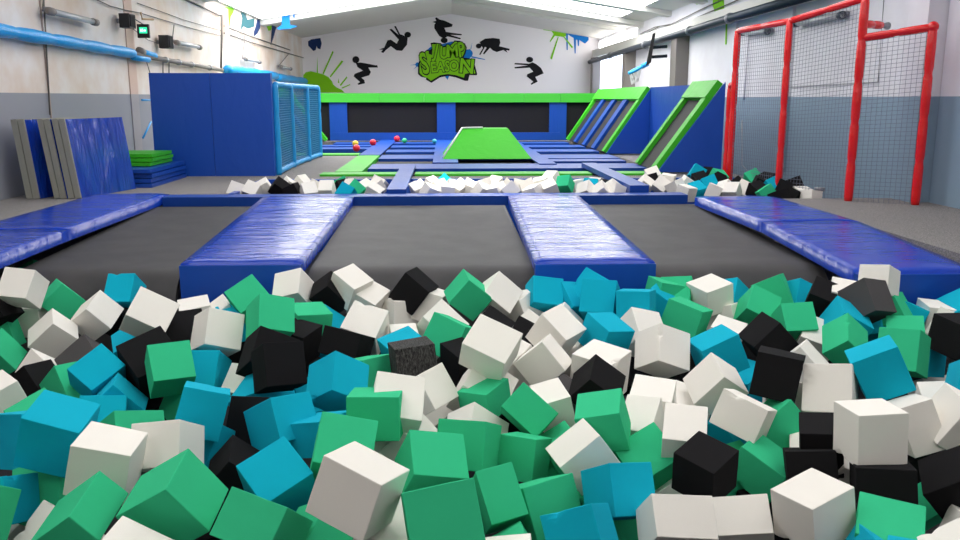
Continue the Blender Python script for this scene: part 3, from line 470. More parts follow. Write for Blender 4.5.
def slab(name, x0, x1, y0, y1, z0, z1, m, r=.02, parent=None, smooth=True):
    bm = box(nb(), x0, x1, y0, y1, z0, z1)
    if r: bev(bm, r, 3)
    return link(name, bm, m, parent)
def extrude_poly(bm, pts, off):
    """flat polygon in space given thickness along vector off"""
    a = [bm.verts.new(p) for p in pts]; b = [bm.verts.new(Vector(p)+off) for p in pts]
    f1 = bm.faces.new(a); f2 = bm.faces.new(b[::-1]); n = len(a)
    for i in range(n): bm.faces.new((a[i], b[i], b[(i+1) % n], a[(i+1) % n]))
    return bm

# ------------------------------------------------------------------ room
XL, XR, YB, YN = -5.88, 6.6, 37.0, -4.0
EZ, RX, RZ = 3.66, .35, 4.65
slab('floor', XL-.2, XR+.2, YN, YB, -1.4, -1.2, 'pit', 0)['kind'] = 'structure'
def deck(x0, x1, y0, y1): struct(slab('floor', x0, x1, y0, y1, -1.199, -.03, 'carpet', 0))
deck(XL, -4.83, YN, 11.85); deck(XL, -2.99, 11.85, 14.05); deck(XL, -1.97, 14.05, 20.2)
deck(-1.97, 3.9, 14.05, 14.8); deck(4.49, XR, YN, 11.25); deck(3.9, 5.2, 14.06, 14.9)
deck(XL, -4.0, 20.2, YB); deck(4.05, 5.2, 14.9, YB)
deck(-4.0, 4.05, 26.9, YB)
struct(slab('wall_left', XL-.25, XL, YN, YB, -1.2, EZ+.1, 'wall_left', 0))
bm = nb()
v = [bm.verts.new(p) for p in ((XL, 0, -1.2), (XR, 0, -1.2), (XR, 0, EZ+.1), (RX, 0, RZ+.25), (XL, 0, EZ+.1))]
bm.faces.new(v); r = bmesh.ops.extrude_face_region(bm, geom=bm.faces[:]); bmesh.ops.translate(bm, vec=(0, .3, 0), verts=[g for g in r['geom'] if isinstance(g, bmesh.types.BMVert)])
for q in bm.verts: q.co.y += YB
struct(link('wall_back', bm, 'wall_back'))
struct(slab('wall_right', XR, XR+.25, YN, YB, -1.2, EZ+.1, 'wall_right', 0))
struct(slab('wall_front', XL, XR, YN-.25, YN, -1.2, RZ+.2, 'wall_left', 0))
struct(slab('trim_right', 6.3, XR, YN, 10.75, -.03, EZ, 'wall_right', 0))
struct(slab('trim_right', 6.05, XR, 10.76, 11.24, -.03, EZ, 'wall_right', 0))
# wall pilasters (left): seams and column strips
for px in (131, ):
    a = onx(px, 60, XL); struct(slab('trim_left', XL, XL+.02, a.y-.2, a.y+.2, -.03, EZ, wall('tan_pilaster', (.66, .50, .42), (.36, .34, .36), 1.37, (.60, .42, .34)), 0))
a = onx(226, 60, XL); struct(slab('trim_left', XL, XL+.08, a.y-.2, a.y+.2, -.03, EZ, 'wall_left', 0))
for px in (45,):
    a = onx(px if px == 45 else 205, 60, XL); struct(slab('trim_left', XL, XL+.02, a.y-.012, a.y+.012, -.03, EZ, mat('wall_seam', (.42, .34, .3), .8), 0))
# right wall columns and crane ledge
for px in (673, 624, 592):
    a = onx(px, 60, XR-.35); struct(slab('trim_right', XR-.35, XR, a.y-.28, a.y+.28, -.03, 2.95, 'pipe_grey', .02))
for px in (790, 735):
    a = onx(px, 60, XR); struct(slab('trim_right', XR-.06, XR, a.y-.12, a.y+.12, -.03, 3.1, 'wall_right', 0))
struct(slab('trim_right', XR-.25, XR, 12, YB, 2.98, 3.28, 'concrete', .02))
# roof: two slopes in bays, each slope a plane of panels; skylights are panels of their own
def slope(x0, x1, y0, y1, t, m, name, up=0.0):
    def zz(x): return (EZ + (RZ-EZ)*((x-XL)/(RX-XL) if x <= RX else (XR-x)/(XR-RX))) + .1 + up
    bm = hexa(nb(), [(x0, y0, zz(x0)), (x1, y0, zz(x1)), (x1, y1, zz(x1)), (x0, y1, zz(x0)), (x0, y0, zz(x0)+t), (x1, y0, zz(x1)+t), (x1, y1, zz(x1)+t), (x0, y1, zz(x0)+t)])
    return struct(link(name, bm, m))
bays = [(YN, 1.2), (1.8, 8.2), (8.8, 15.0), (15.6, 21.7), (22.3, 28.6), (29.2, YB)]
sl = {0: 1, 1: 1, 2: 1, 3: 1, 4: 2, 5: 1}
for i, (a, b) in enumerate(bays):
    k = sl[i]
    xs = [XL, XL+1.2, RX-.5, RX, RX+.5, XR-1.2, XR] if k < 2 else [XL, XL+.1, RX-.4, RX, RX+.5, XR-.8, XR]
    for j in range(6):
        if j == 2: pass
        glass = k and j in (1, 4) and i != 5
        if glass:
            n = 5; xa, xb = xs[j], xs[j+1]
            y0, y1 = (a+1.2, b-1.2) if k == 1 else (a+.1, b-.1)
            if k == 1:
                slope(xa, xb, a-.3, y0, .08, 'concrete', 'ceiling'); slope(xa, xb, y1, b+.3, .08, 'concrete', 'ceiling')
            w = slope(xa, xb, y0, y1, .03, SKY[i], 'window_%d' % (i*2+(j > 2)+1))
            for q in range(1, 6):
                yy = y0+(y1-y0)*q/6; slope(xa, xb, yy-.02, yy+.02, .02, 'concrete', 'trim_roof', -.025)
        else: slope(xs[j], xs[j+1], a-.3, b+.3, .08, 'concrete', 'ceiling')
# rafters
def rafter(y0, y1, depth, xa=XL, xb=XR):
    def zz(x): return EZ + (RZ-EZ)*((x-XL)/(RX-XL) if x <= RX else (XR-x)/(XR-RX)) + .1
    bm = nb()
    for x0, x1 in ((xa, RX), (RX, xb)):
        if x1 <= x0: continue
        hexa(bm, [(x0, y0, zz(x0)-depth), (x1, y0, zz(x1)-depth), (x1, y1, zz(x1)-depth), (x0, y1, zz(x0)-depth), (x0, y0, zz(x0)-.005), (x1, y0, zz(x1)-.005), (x1, y1, zz(x1)-.005), (x0, y1, zz(x0)-.005)])
    struct(link('trim_rafter', bm, 'concrete'))
for y0, y1 in ((1.25, 1.75), (8.25, 8.75), (15.05, 15.55), (21.75, 22.25)): rafter(y0, y1, .14)
rafter(28.7, 29.3, .16)
rafter(31.5, 31.9, .12, RX, XR); rafter(25.2, 25.7, .14, RX, XR)

# ------------------------------------------------------------------ front trampolines and their pads
def sheet(bm, fn, nu, nv):
    g = [[bm.verts.new(fn(i/nu, j/nv)) for j in range(nv+1)] for i in range(nu+1)]
    for i in range(nu):
        for j in range(nv): bm.faces.new((g[i][j], g[i+1][j], g[i+1][j+1], g[i][j+1]))
    return bm
def zs(y): return -.12*max(0, min(1, (11.4-y)/4.1))
def bed(x0, x1, label):
    def fn(u, v):
        x = x0+(x1-x0)*u
        L1 = 3.65; s = v*(L1+1.0)
        if s < L1: y = 11.35-s; z = zs(y)-.11-.03*math.sin(math.pi*min(1, s/L1))*math.sin(math.pi*u)
        else:
            a = (s-L1)/.45
            if a < 1.2: y = 11.35-L1-.36*math.sin(a*1.25); z = zs(7.7)-.11-.36*(1-math.cos(a*1.25))
            else: y = 11.35-L1-.36; z = zs(7.7)-.11-.36-(a-1.2)*.45
        return (x, y, z)
    t = thing('trampoline', ((x0+x1)/2, 9, -1.2), label, 'trampoline', None)
    link('jumping_bed', sheet(nb(), fn, 14, 40), 'bed', t, True)
    bm = nb(); tube(bm, [(x0+.02, 11.3, -.14), (x0+.02, 7.75, -.25), (x0+.02, 7.38, -.5), (x0+.02, 7.36, -1.19)], .03); link('edge_tube', bm, 'black', t, True)
    bm = nb(); tube(bm, [(x1-.02, 11.3, -.14), (x1-.02, 7.75, -.25), (x1-.02, 7.38, -.5), (x1-.02, 7.36, -1.19)], .03); link('edge_tube', bm, 'black', t, True)
bed(-3.83, -2.36, 'left front trampoline with dark grey mesh bed between the blue side pads')
bed(-1.22, .82, 'middle front trampoline with dark grey mesh bed between two blue pads')
bed(1.85, 3.5, 'right front trampoline with dark grey mesh bed beside the right edge pad')
def pad(xa0, xb0, y0, xa1, xb1, y1, label, z0, flat_to=None, th=.11, flap=.55, mid=None, m='blue'):
    """pad from near (y0) to far (y1); near corners xa0..xb0"""
    t = thing('safety_pad', ((xa0+xb0)/2, (y0+y1)/2, -.3), label, 'padding', 'blue pads between the front trampolines')
    segs = mid or [(y0, z0), (y1, 0)]
    for (ya, za), (yb, zb) in zip(segs, segs[1:]):
        def X(y): k = (y-y0)/(y1-y0); return xa0+(xa1-xa0)*k, xb0+(xb1-xb0)*k
        a0, b0 = X(ya); a1, b1 = X(yb); bm = nb()
        n = 10
        def top(u, v):
            x = (a0+(b0-a0)*u)*(1-v)+(a1+(b1-a1)*u)*v; y = ya+(yb-ya)*v
            e = min(u, 1-u); return (x, y, za+(zb-za)*v + .012*(1-math.exp(-e*14)) + .004*math.sin(u*9+v*14)*min(1, e*8))
        nv = max(8, int((yb-ya)*6))
        g = [[bm.verts.new(top(i/12, j/nv)) for j in range(nv+1)] for i in range(13)]
        gb = [[bm.verts.new(Vector(top(i/12, j/nv))-Vector((0, 0, th))) if (i in (0, 12) or j in (0, nv)) else None for j in range(nv+1)] for i in range(13)]
        for i in range(12):
            for j in range(nv): bm.faces.new((g[i][j], g[i+1][j], g[i+1][j+1], g[i][j+1]))
            bm.faces.new((g[i][0], gb[i][0], gb[i+1][0], g[i+1][0])); bm.faces.new((g[i][nv], g[i+1][nv], gb[i+1][nv], gb[i][nv]))
        for j in range(nv):
            bm.faces.new((g[0][j], g[0][j+1], gb[0][j+1], gb[0][j])); bm.faces.new((g[12][j], gb[12][j], gb[12][j+1], g[12][j+1]))
        bm.faces.new([gb[0][0], gb[12][0], gb[12][nv], gb[0][nv]])
        bevd = [e for e in bm.edges if abs(e.calc_face_angle(0)) > 1]
        bmesh.ops.bevel(bm, geom=bevd, offset=.018, segments=3, affect='EDGES')
        link('pad_cover', bm, m, t, True)
    if flap:
        bm = bev(box(nb(), xa0-.005, xb0+.005, y0-.03, y0+.06, -.12-.0-flap, z0-.012), .015); link('front_flap', bm, 'blue_matt', t)
    return t
pad(-2.30, -1.256, 7.38, -2.42, -1.21, 11.5, 'wide glossy blue pad left of the middle front trampoline, square front end', -.12)
pad(.80, 1.857, 7.3, .87, 1.83, 11.5, 'wide glossy blue pad right of the middle front trampoline', -.12)
pad(-4.80, -3.78, 6.9, -4.80, -3.78, 11.86, 'glossy blue edge pad beside the carpet at the far left', 0, mid=[(6.9, -.02), (8.6, 0), (11.86, 0)], flap=.6)
pad(3.42, 4.46, 6.75, 3.36, 4.44, 11.22, 'glossy blue edge pad beside the carpet on the right', -.12, mid=[(6.75, -.12), (8.85, 0), (11.22, 0)], flap=.6)
t = tag(slab('safety_pad', -3.77, 3.35, 11.515, 11.86, -.13, -.005, 'blue_rail', .04), 'long narrow blue pad crossing behind the three front trampolines', 'padding')
# pit walls / lining
tag(slab('pit_lining', -2.985, -2.9, 11.9, 14.03, -1.19, .0, 'blue_matt', .02), 'blue padded left side wall of the rear foam pit', 'padding')
tag(slab('pit_lining', -2.89, 4.9, 13.95, 14.04, -1.19, .0, 'blue_matt', .02), 'blue padded rear wall of the rear foam pit', 'padding')
# beams across the rear pit
for a, lab, s in (((-.80, -.53, 11.9, 16.3), 'narrow blue beam pad crossing the rear foam pit, left of the green wedge', -1), ((2.63, 2.9, 11.9, 16.2), 'narrow blue beam pad crossing the rear foam pit, right of the green wedge', 1)):
    bm = bev(box(nb(), a[0], a[1], a[2], 13.94, -.42, .05 if s < 0 else .09), .02)
    t = thing('beam_pad', ((a[0]+a[1])/2, a[2], -.4), lab, 'padding'); link('pad_cover', bm, 'blue_rail', t)
    bm = bev(box(nb(), a[0], a[1], 13.942, a[3], .006, .05 if s < 0 else .09), .008); link('pad_cover', bm, 'blue_rail', t)

# ------------------------------------------------------------------ rear trampoline field
def yz(y): return onz(443, y).y
rails = [(163.8, 168.6, -1.42, 3.86, 'first'), (154.8, 158.6, -1.42, 3.9, 'second'), (149.4, 151.9, -1.42, 3.86, 'third'), (145.2, 147.3, -1.42, 3.86, 'fourth'), (142.0, 143.4, -3.2, 3.7, 'rearmost')]
ry = []
base = struct(slab('floor', -3.99, 4.04, 14.81, 26.89, -.5, -.13, 'pit', 0))
for ya, yb, x0, x1, nm in rails:
    y1, y0 = yz(ya), yz(yb); ry.append((y0, y1))
    tag(slab('rail_pad', x0, x1, y0, y1, -.10, .0, 'blue_rail', .035), 'long blue rail pad, %s from the front, across the rear trampolines' % nm, 'padding', 'blue rail pads across the rear trampolines')
tag(slab('rail_pad', 1.95, 3.84, yz(161.6), yz(159.4), -.058, .0, 'blue_rail', .03), 'short blue rail pad on the right behind the green wedge', 'padding')
t = tag(slab('rail_pad', -3.55, -1.95, yz(148.8), yz(147), -.10, .0, 'blue_rail', .03), 'short blue rail pad left of the coloured balls', 'padding')
t = tag(slab('rail_pad', -3.55, -1.95, yz(146), yz(144.6), -.10, .0, 'blue_rail', .03), 'second short blue rail pad left of the balls, further back', 'padding')
# green front edging
for x0, x1, lab in ((-2.14, -.82, 'bright green edge pad on the carpet left of the blue beam'), (-.5, 2.6, 'bright green edge pad in front of the green wedge'), (2.92, 3.85, 'bright green edge pad leading to the right angled trampoline')):
    tag(slab('edge_pad', x0, x1, 14.82, 15.3, -.10, .005, 'green', .035), lab, 'padding', 'green front edge pads')
tag(slab('edge_pad', -3.6, -2.0, 20.21, 20.75, -.10, .0, 'green', .035), 'green edge pad at the back of the left carpet', 'padding')
tag(slab('edge_pad', -1.94, -1.46, 15.32, 19.7, -.10, .012, 'green', .03), 'green pad running front to back beside the left carpet', 'padding')
# longitudinal blue pads
def longpad(x0, x1, y0, y1, lab): tag(slab('walkway_pad', x0, x1, y0, y1, .002, .022, 'blue_rail', .006), lab, 'padding', 'blue walkway pads between rear trampolines')
longpad(-1.94, -1.45, 19.75, 26.8, 'blue walkway pad behind the green left pad, among the balls')
longpad(-.22, .30, 17.3, 26.8, 'blue walkway pad left of the green wedge towards the back wall')
longpad(1.9, 2.25, 16.9, 26.8, 'blue walkway pad right of the green wedge')
# beds between rails
cells_y = [(15.35, ry[0][0])] + [(a[1], b[0]) for a, b in zip(ry, ry[1:])]
k = 0
rown = ['front', 'second', 'third', 'fourth', 'rear']
for yi, (a, b) in enumerate(cells_y):
    for x0, x1, cn in ((-1.43, -.24, 'left'), (.32, 1.88, 'middle'), (2.27, 3.84, 'right')):
        tag(slab('trampoline_bed', x0, x1, a+.01, b-.01, -.125, -.06, 'bed_rear', 0), 'dark grey %s trampoline bed in the %s row of the rear field' % (cn, rown[yi]), 'trampoline', 'rear trampoline beds')
tag(slab('trampoline_bed', -3.55, -1.95, 20.77, 26.4, -.125, -.101, 'bed', 0), 'dark trampoline bed behind the blue netted frame', 'trampoline')

# back wall of the trampoline field
YW = 26.9
t = thing('trampoline_wall', (0, YW, 0), 'upright padded trampoline wall with dark net panels under a green top pad', 'trampoline')
def bx(px, py, Y=YW): return ony(px, py, Y)
zt, zm, zl = bx(443, 93.2).z, bx(443, 102.3).z, bx(443, 132.5).z
for a, b in ((319, 330), (347.5, 437), (455.5, 549), (566, 600)):
    p, q = bx(a, 120), bx(b, 120); link('net_panel', box(nb(), p.x, q.x, YW, YW+.05, zl if a > 330 and b < 570 else .0, zm+.02), 'net_dark', t)
for a, b in ((330, 347.5), (437, 455.5), (549, 566)):
    p, q = bx(a, 120), bx(b, 120); link('blue_pad', bev(box(nb(), p.x, q.x, YW-.08, YW+.06, 0, zm+.02), .03), 'blue_rail', t)
p, q = bx(330, 120), bx(560, 120); link('kick_pad', bev(box(nb(), p.x, q.x, YW-.11, YW+.055, 0.0, zl), .02), 'blue_rail', t)
xs = [bx(u, 95).x for u in (311, 380, 424, 474, 524, 560, 603)]
for a, b in zip(xs, xs[1:]):
    link('top_pad', bev(box(nb(), a+.004, b-.004, YW-.14, YW+.1, zm, zt), .04), 'green_back', t)

# green wedge
Yw0, Yw1 = yz(160.2), yz(160.2)+.9
A = [onz(443, 160.2, 0.0), onz(532, 160.2, 0.0)]
B = [ony(462.5, 128.5, Yw1), ony(508, 129.5, Yw1)]
hz = B[0].z
bm = nb(); x0, x1 = A[0].x, A[1].x; u0, u1 = B[0].x, B[1].x
hexa(bm, [(x0, Yw0, .024), (x1, Yw0, .024), (x1, Yw0+2.2, .024), (x0, Yw0+2.2, .024), (u0, Yw1, hz), (u1, Yw1, hz), (u1, Yw1+.6, hz), (u0, Yw1+.6, hz)])
t = thing('foam_wedge', ((x0+x1)/2, Yw0, 0), 'green wedge-shaped foam ramp on the rear trampolines, white left edge', 'gym wedge')
link('wedge_body', bev(bm, .02), 'green', t)
bm = nb(); tube(bm, [(x0-.0, Yw0+.06, .05), (u0-.01, Yw1, hz+.01), (u0+.45, Yw1+.02, hz+.02)], .022, 8); o = link('white_piping', bm, 'white_plastic', t, True); o['label'] = 'white edge piping'

# slanted trampoline walls (right and left)
def slant(name, xb, xt, zt_, ys, ends, cross, label, side=1, zcut=.83):
    """xb: foot x, xt: top x; ys=(y0,y1)."""
    y0, y1 = ys; t = thing(name, (xb, (y0+y1)/2, 0), label, 'trampoline')
    d = Vector((xt-xb, 0, zt_)); n = Vector((-d.z, 0, d.x)).normalized()*side
    if n.z < 0: n = -n
    def strip(k0, k1, ya, yb, th, m, nm, lift=0.0, r=.03):
        P = []
        for off in (lift, lift+th):
            for (k, y) in ((k0, ya), (k1, ya), (k1, yb), (k0, yb)): P.append(Vector((xb, y, 0)) + d*k + n*off)
        bm = hexa(nb(), P)
        if r: bev(bm, r)
        return link(nm, bm, m, t)
    strip(0.0, zcut, y0+.1, y1-.1, .02, 'bed_rear', 'net_bed', 0, 0)
    strip(zcut, 1.03, y0, y1, .12, 'green', 'top_pad', .0)
    for ya, yb in ends: strip(-.0, zcut+.005, ya, yb, .10, 'green', 'side_pad', .0, .04)
    for ya, yb in cross: strip(-.0, zcut+.005, ya, yb, .09, 'blue_rail', 'strip_pad', .0, .03)
    return t, d
slant('angled_trampoline', 3.9, 4.88, 1.46, (20.3, 26.7), ((20.3, 20.56), (26.4, 26.65)), ((21.7, 22.15), (23.2, 23.65), (24.8, 25.2)), 'long angled trampoline wall at the right rear with green edges and blue strips')
slant('angled_trampoline', 3.86, 4.92, 1.50, (15.2, 16.75), ((15.2, 15.45), (16.55, 16.75)), (), 'single angled trampoline with glossy green frame on the right')
slant('angled_trampoline', -3.62, -4.75, 1.5, (20.3, 26.7), ((20.3, 20.8), (26.3, 26.6)), ((22.0, 22.5), (24.0, 24.5)), 'angled trampoline wall at the left rear behind the blue netted frame', -1)
# blue side pads below the slopes
def gusset(y, xb, xt, z, lab, w=.06):
    bm = hexa(nb(), [(xb+.0, y, 0), (xt+.03, y, 0), (xt+.03, y+w, 0), (xb+.0, y+w, 0), (xb+.03, y, .03), (xt+.03, y, z), (xt+.03, y+w, z), (xb+.03, y+w, .03)])
    tag(link('side_wall_pad', bev(bm, .01), 'blue_matt'), lab, 'padding')
gusset(20.22, 3.86, 4.84, 1.5, 'blue triangular side pad under the long angled trampoline')
gusset(15.1, 3.82, 4.94, 1.58, 'blue triangular side pad under the single angled trampoline')
tag(slab('wall_pad', 4.875, 4.96, 16.8, 20.29, 0, 1.55, 'blue_matt', .02), 'upright blue padded wall between the two angled trampolines', 'padding')

# balls
for px, py, r, mm, lab in ((355.5, 144, .085, 'yellow_ball', 'yellow ball behind the red ball near the left carpet edge'), (356.5, 149, .09, 'red_ball', 'red ball below the yellow ball at the green pad'), (373, 143, .09, 'red_ball', 'red ball on the blue pads right of the yellow ball'), (397, 139, .09, 'red_ball', 'red ball nearest the back wall'), (404.5, 140.5, .075, 'green_ball', 'small green ball beside the rearmost red ball'), (434.5, 141, .07, 'teal_ball', 'small teal ball left of the green wedge')):
    p = onz(px, py+2.6, .012 if py > 140.2 else .012); bm = nb(); bmesh.ops.create_uvsphere(bm, u_segments=20, v_segments=14, radius=r)
    bmesh.ops.translate(bm, verts=bm.verts, vec=(p.x, min(p.y, 26.6), r+.008)); tag(link('ball', bm, mm, None, True), lab, 'ball', 'small coloured balls')

# ------------------------------------------------------------------ left: blue wall, netted frame, mats
a, b = onz(150, 176), onz(274, 175.3); Y0 = 14.95
xl, xr = ony(152, 120, Y0).x, ony(272.5, 120, Y0).x; ztop = ony(211, 73, Y0).z
t = thing('padded_partition', ((xl+xr)/2, Y0, 0), 'tall blue padded partition standing on the left carpet', 'partition')
xm = ony(211, 100, Y0).x
link('wall_panel', bev(box(nb(), xl, xm-.003, Y0, Y0+.14, -.03, ztop), .012), 'blue_matt', t)
link('wall_panel', bev(box(nb(), xm+.003, xr, Y0, Y0+.14, -.03, ztop), .012), 'blue_matt', t)
# netted frame running back
def netting(bm, A, B, C, D, nu, nv, r):
    """quad A(bottom start) B(bottom end) C(top end) D(top start): thin cords"""
    A, B, C, D = map(Vector, (A, B, C, D))
    for i in range(nu+1): tube(bm, [A.lerp(B, i/nu), D.lerp(C, i/nu)], r, 4, False)
    for j in range(nv+1): tube(bm, [A.lerp(D, j/nv), B.lerp(C, j/nv)], r, 4, False)
    return bm
fx = [xr+.06, xr+.09, xr+.12, xr+.15]
posts = [(276.5, 15.16), (291.8, 16.9), (307.5, 18.5), (319, 19.9)]
pp = [(ony(px, 120, Y).x, Y) for px, Y in posts]
zf = 1.53
t = thing('netted_frame', (pp[0][0], pp[0][1], 0), 'light blue padded frame with blue netting beside the blue partition', 'safety net')
for x, y in pp: link('post', sleeve(nb(), (x, y, -.03), (x, y, zf), .055), 'frame_blue', t, True)
for (x0_, y0_), (x1_, y1_) in zip(pp, pp[1:]):
    link('top_rail', sleeve(nb(), (x0_, y0_, zf), (x1_, y1_, zf), .05), 'frame_blue', t, True)
    link('bottom_rail', sleeve(nb(), (x0_, y0_, .03), (x1_, y1_, .03), .05), 'frame_blue', t, True)
    link('net', netting(nb(), (x0_, y0_, .05), (x1_, y1_, .05), (x1_, y1_, zf), (x0_, y0_, zf), 26, 34, .006), 'net_blue', t)
# leaning mats
def quadmat(bl, br, tl, tr, Yn, Yf, lab, shift=0.0):
    b0, b1 = ony(*bl, Yn), ony(*br, Yn); t0, t1 = ony(*tl, Yn), ony(*tr, Yn)
    z0 = -.028; th = (b1-b0).x; zt_ = (t0.z+t1.z)/2; dx = .27*(Yf-Yn)/1.25
    sx = shift
    def P(x, y, z): return Vector((x+sx, y, z))
    up = Vector((t0.x-b0.x, 0, zt_-z0)); nrm = Vector((up.z, 0, -up.x)).normalized()
    bot = Vector((b0.x, 0, z0+max(0, nrm.z)*0)); w = (Vector((b1.x-b0.x, 0, 0)).dot(nrm))
    t = thing('folding_mat', (b0.x, Yn, 0), lab, 'gym mat', 'thick mats leaning on the left wall')
    def core(k0, k1, nm, m, e=0, yy=(0, 0)):
        Q = []
        for y, d in ((Yn+yy[0], 0), (Yf+yy[1], dx)):
            Q += [(b0.x+d, y), ]
        pts = []
        for up_k in (0-.0, 1+.0):
            for (k, y, d) in ((k0, Yn+yy[0], 0), (k1, Yn+yy[0], 0), (k1, Yf+yy[1], dx), (k0, Yf+yy[1], dx)):
                pts.append(Vector((b0.x+d, y, z0+.06)) + up*up_k*(1-.0) + nrm*w*k)
        zmin = min(p.z for p in pts); pts = [p-Vector((0, 0, zmin+.028)) for p in pts]
        bm = hexa(nb(), pts); bev(bm, .012); return link(nm, bm, m, t)
    core(0.03, .46, 'foam_leaf', 'grey_foam'); core(.54, .97, 'foam_leaf', 'grey_foam')
    core(.972, 1.02, 'blue_cover', 'blue_wrinkle', yy=(.02, .0)); core(-.02, .028, 'blue_cover', 'blue_wrinkle', yy=(.02, 0))
    return t
quadmat((26, 198.5), (39.8, 198.5), (10, 120.5), (25.4, 119), 11.62, 12.85, 'leftmost thick blue mat with grey foam edge leaning against the wall')
quadmat((54, 198.5), (66.5, 198.5), (36.5, 120), (49.5, 119), 11.62, 12.85, 'middle blue mat with grey foam edge leaning between two others')
quadmat((68, 198.5), (81.5, 198.5), (51, 120), (65, 118.5), 11.62, 12.9, 'front leaning mat showing its broad wrinkled blue face')
# stacked flat mats
xs0, xs1 = -5.65, -4.40
for i in range(4):
    o = slab('flat_mat', xs0+.02*i, xs1-.015*(i % 2), 13.02+.03*(i % 3), 14.80, -.028+.072*i, -.028+.072*i+.06, 'blue_matt', .012)
    tag(o, '%s thin blue mat in the stack beside the blue partition' % ['lowest', 'second lowest', 'third lowest', 'topmost'][i], 'gym mat', 'flat blue mats')
for i in range(3):
    z0 = .26+.064*i; o = slab('flat_mat', xs0, -4.56+.02*(i % 2), 13.5+.05*i, 14.6, z0, z0+.052, 'green', .012)
    tag(o, '%s of the three green mats lying on the blue stack' % ['lowest', 'middle one', 'uppermost'][i], 'gym mat', 'flat green mats')

# ------------------------------------------------------------------ left wall fittings
XW = XL+.12
def wl(px, py, X=XW): return onx(px, py, X)
t = thing('wall_pipe', wl(60, 40), 'horizontal pipe along the left wall, bright blue padding at its near end', 'pipe')
a, b = wl(-30, 25), wl(133, 53.5)
link('padded_sleeve', sleeve(nb(), a, b, .088, 12, 1.1, .12), 'pipe_blue', t, True)
link('bare_pipe', tube(nb(), [wl(133, 54), wl(222, 70)], .05), 'pipe_grey', t, True)
link('branch_sleeve', tube(nb(), [wl(133, 57), wl(148, 59.5)], .06), 'pipe_blue', t, True)
link('branch_sleeve', tube(nb(), [wl(141, 51.5), wl(155, 56)], .06), 'pipe_blue', t, True)
link('pipe_end', tube(nb(), [wl(139, 50.5), wl(143, 52)], .07), 'pipe_grey', t, True)
for u in (165, 178, 191, 209): link('clamp', tube(nb(), [wl(u, 70-(222-u)*.178), wl(u+1.2, 70-(222-u)*.178+.3)], .065), 'steel', t, True)
t = thing('wall_pipe', wl(270, 75), 'thick light blue padded pipe high on the rear left wall', 'pipe')
link('padded_sleeve', sleeve(nb(), wl(227, 69.5), wl(276, 76), .13, 12, 1.8, .1), 'pipe_blue', t, True)
link('padded_sleeve', sleeve(nb(), wl(277, 77.5), wl(305, 81.5), .14, 12, 1.8, .1), 'pipe_blue', t, True)
for (x0_, y0_), (x1_, y1_), (cx, cy), lab in (((49, 11), (96, 22.5), (44, -6), 'tube lamp nearest on the left wall, above the blue pipe'), ((176.5, 42.5), (200, 47.5), (174, 25), 'tube lamp on the left wall right of the speakers'), ((245.5, 59), (260, 62.2), (245, 36), 'tube lamp on the left wall above the netted frame'), ((281, 66.5), (291, 69), (288.5, 54), 'furthest and smallest tube lamp on the left wall')):
    a, b = wl(x0_, y0_, XL+.18), wl(x1_, y1_, XL+.18); d = (b-a).normalized()
    t = thing('tube_lamp', a, lab, 'lamp', 'tube lamps on the left wall')
    link('tube', tube(nb(), [a, b], .042), 'tube', t, True)
    for p, q in ((a-d*.02, a+d*.13), (b-d*.13, b+d*.02)): link('end_cap', tube(nb(), [p, q], .058), 'pipe_grey', t, True)
    link('housing', tube(nb(), [a+Vector((-.06, 0, .03)), b+Vector((-.06, 0, .03))], .035), 'steel', t, True)
    link('cord', tube(nb(), [a+Vector((-.1, .02, 0)), wl(cx, cy, XL+.07)], .012, 6), 'cable', t, True)
for u0, v0, u1, v1, lab in ((122, 14.5, 132, 27.5, 'black loudspeaker on the left wall, left of the green exit sign'), (161, 36, 170.5, 48, 'black loudspeaker on the left wall, right of the green exit sign')):
    p = wl((u0+u1)/2, (v0+v1)/2, XL+.18); s = (v1-v0)/850*p.y/2; w = (u1-u0)/850*p.y*.5
    t = thing('loudspeaker', p, lab, 'speaker', 'loudspeakers on the left wall')
    bm = hexa(nb(), [(p.x-w, p.y-.13, p.z-s), (p.x+w, p.y-.16, p.z-s), (p.x+w, p.y+.16, p.z-s), (p.x-w, p.y+.1, p.z-s), (p.x-w, p.y-.13, p.z+s), (p.x+w, p.y-.16, p.z+s), (p.x+w, p.y+.16, p.z+s), (p.x-w, p.y+.1, p.z+s)])
    link('cabinet', bev(bm, .02), 'black', t)
    bm = nb(); box(bm, p.x+w, p.x+w+.012, p.y-.13, p.y+.13, p.z-s+.02, p.z+s-.02); link('grille', bm, 'net_dark', t)
    bm = nb(); box(bm, XL+.005, p.x-w, p.y-.03, p.y+.03, p.z-.04, p.z+.04); link('bracket', bm, 'steel', t)
# exit sign (faces the camera, hung from wall)
p = wl(143, 31, XL+.22); w, s = .13, .12
t = thing('exit_sign', p, 'small black-framed green emergency exit sign on the left wall', 'sign')
w, s = 5.5/850*p.y, 6.3/850*p.y
link('frame', bev(box(nb(), p.x-w, p.x+w, p.y, p.y+.06, p.z-s, p.z+s), .008), 'black', t)
link('panel', box(nb(), p.x-w*.62, p.x+w*.72, p.y-.006, p.y-.001, p.z-s*.35, p.z+s*.55), 'exit', t)
bm = nb()
for x0_, x1_, z0_, z1_ in ((-.45, -.1, -.1, .3), (-.05, .05, -.15, .35), (.12, .5, .0, .14), (.3, .42, -.1, .24)):
    box(bm, p.x+w*x0_, p.x+w*x1_, p.y-.011, p.y-.007, p.z+s*z0_, p.z+s*z1_)
link('pictogram', bm, 'exit_w', t)
link('hanger', tube(nb(), [(p.x, p.y+.03, p.z+s), (XL+.03, p.y+.03, p.z+s+.12)], .012, 6), 'steel', t)
t = thing('wall_bracket', wl(146, 18), 'small tan metal bracket above the exit sign', 'bracket')
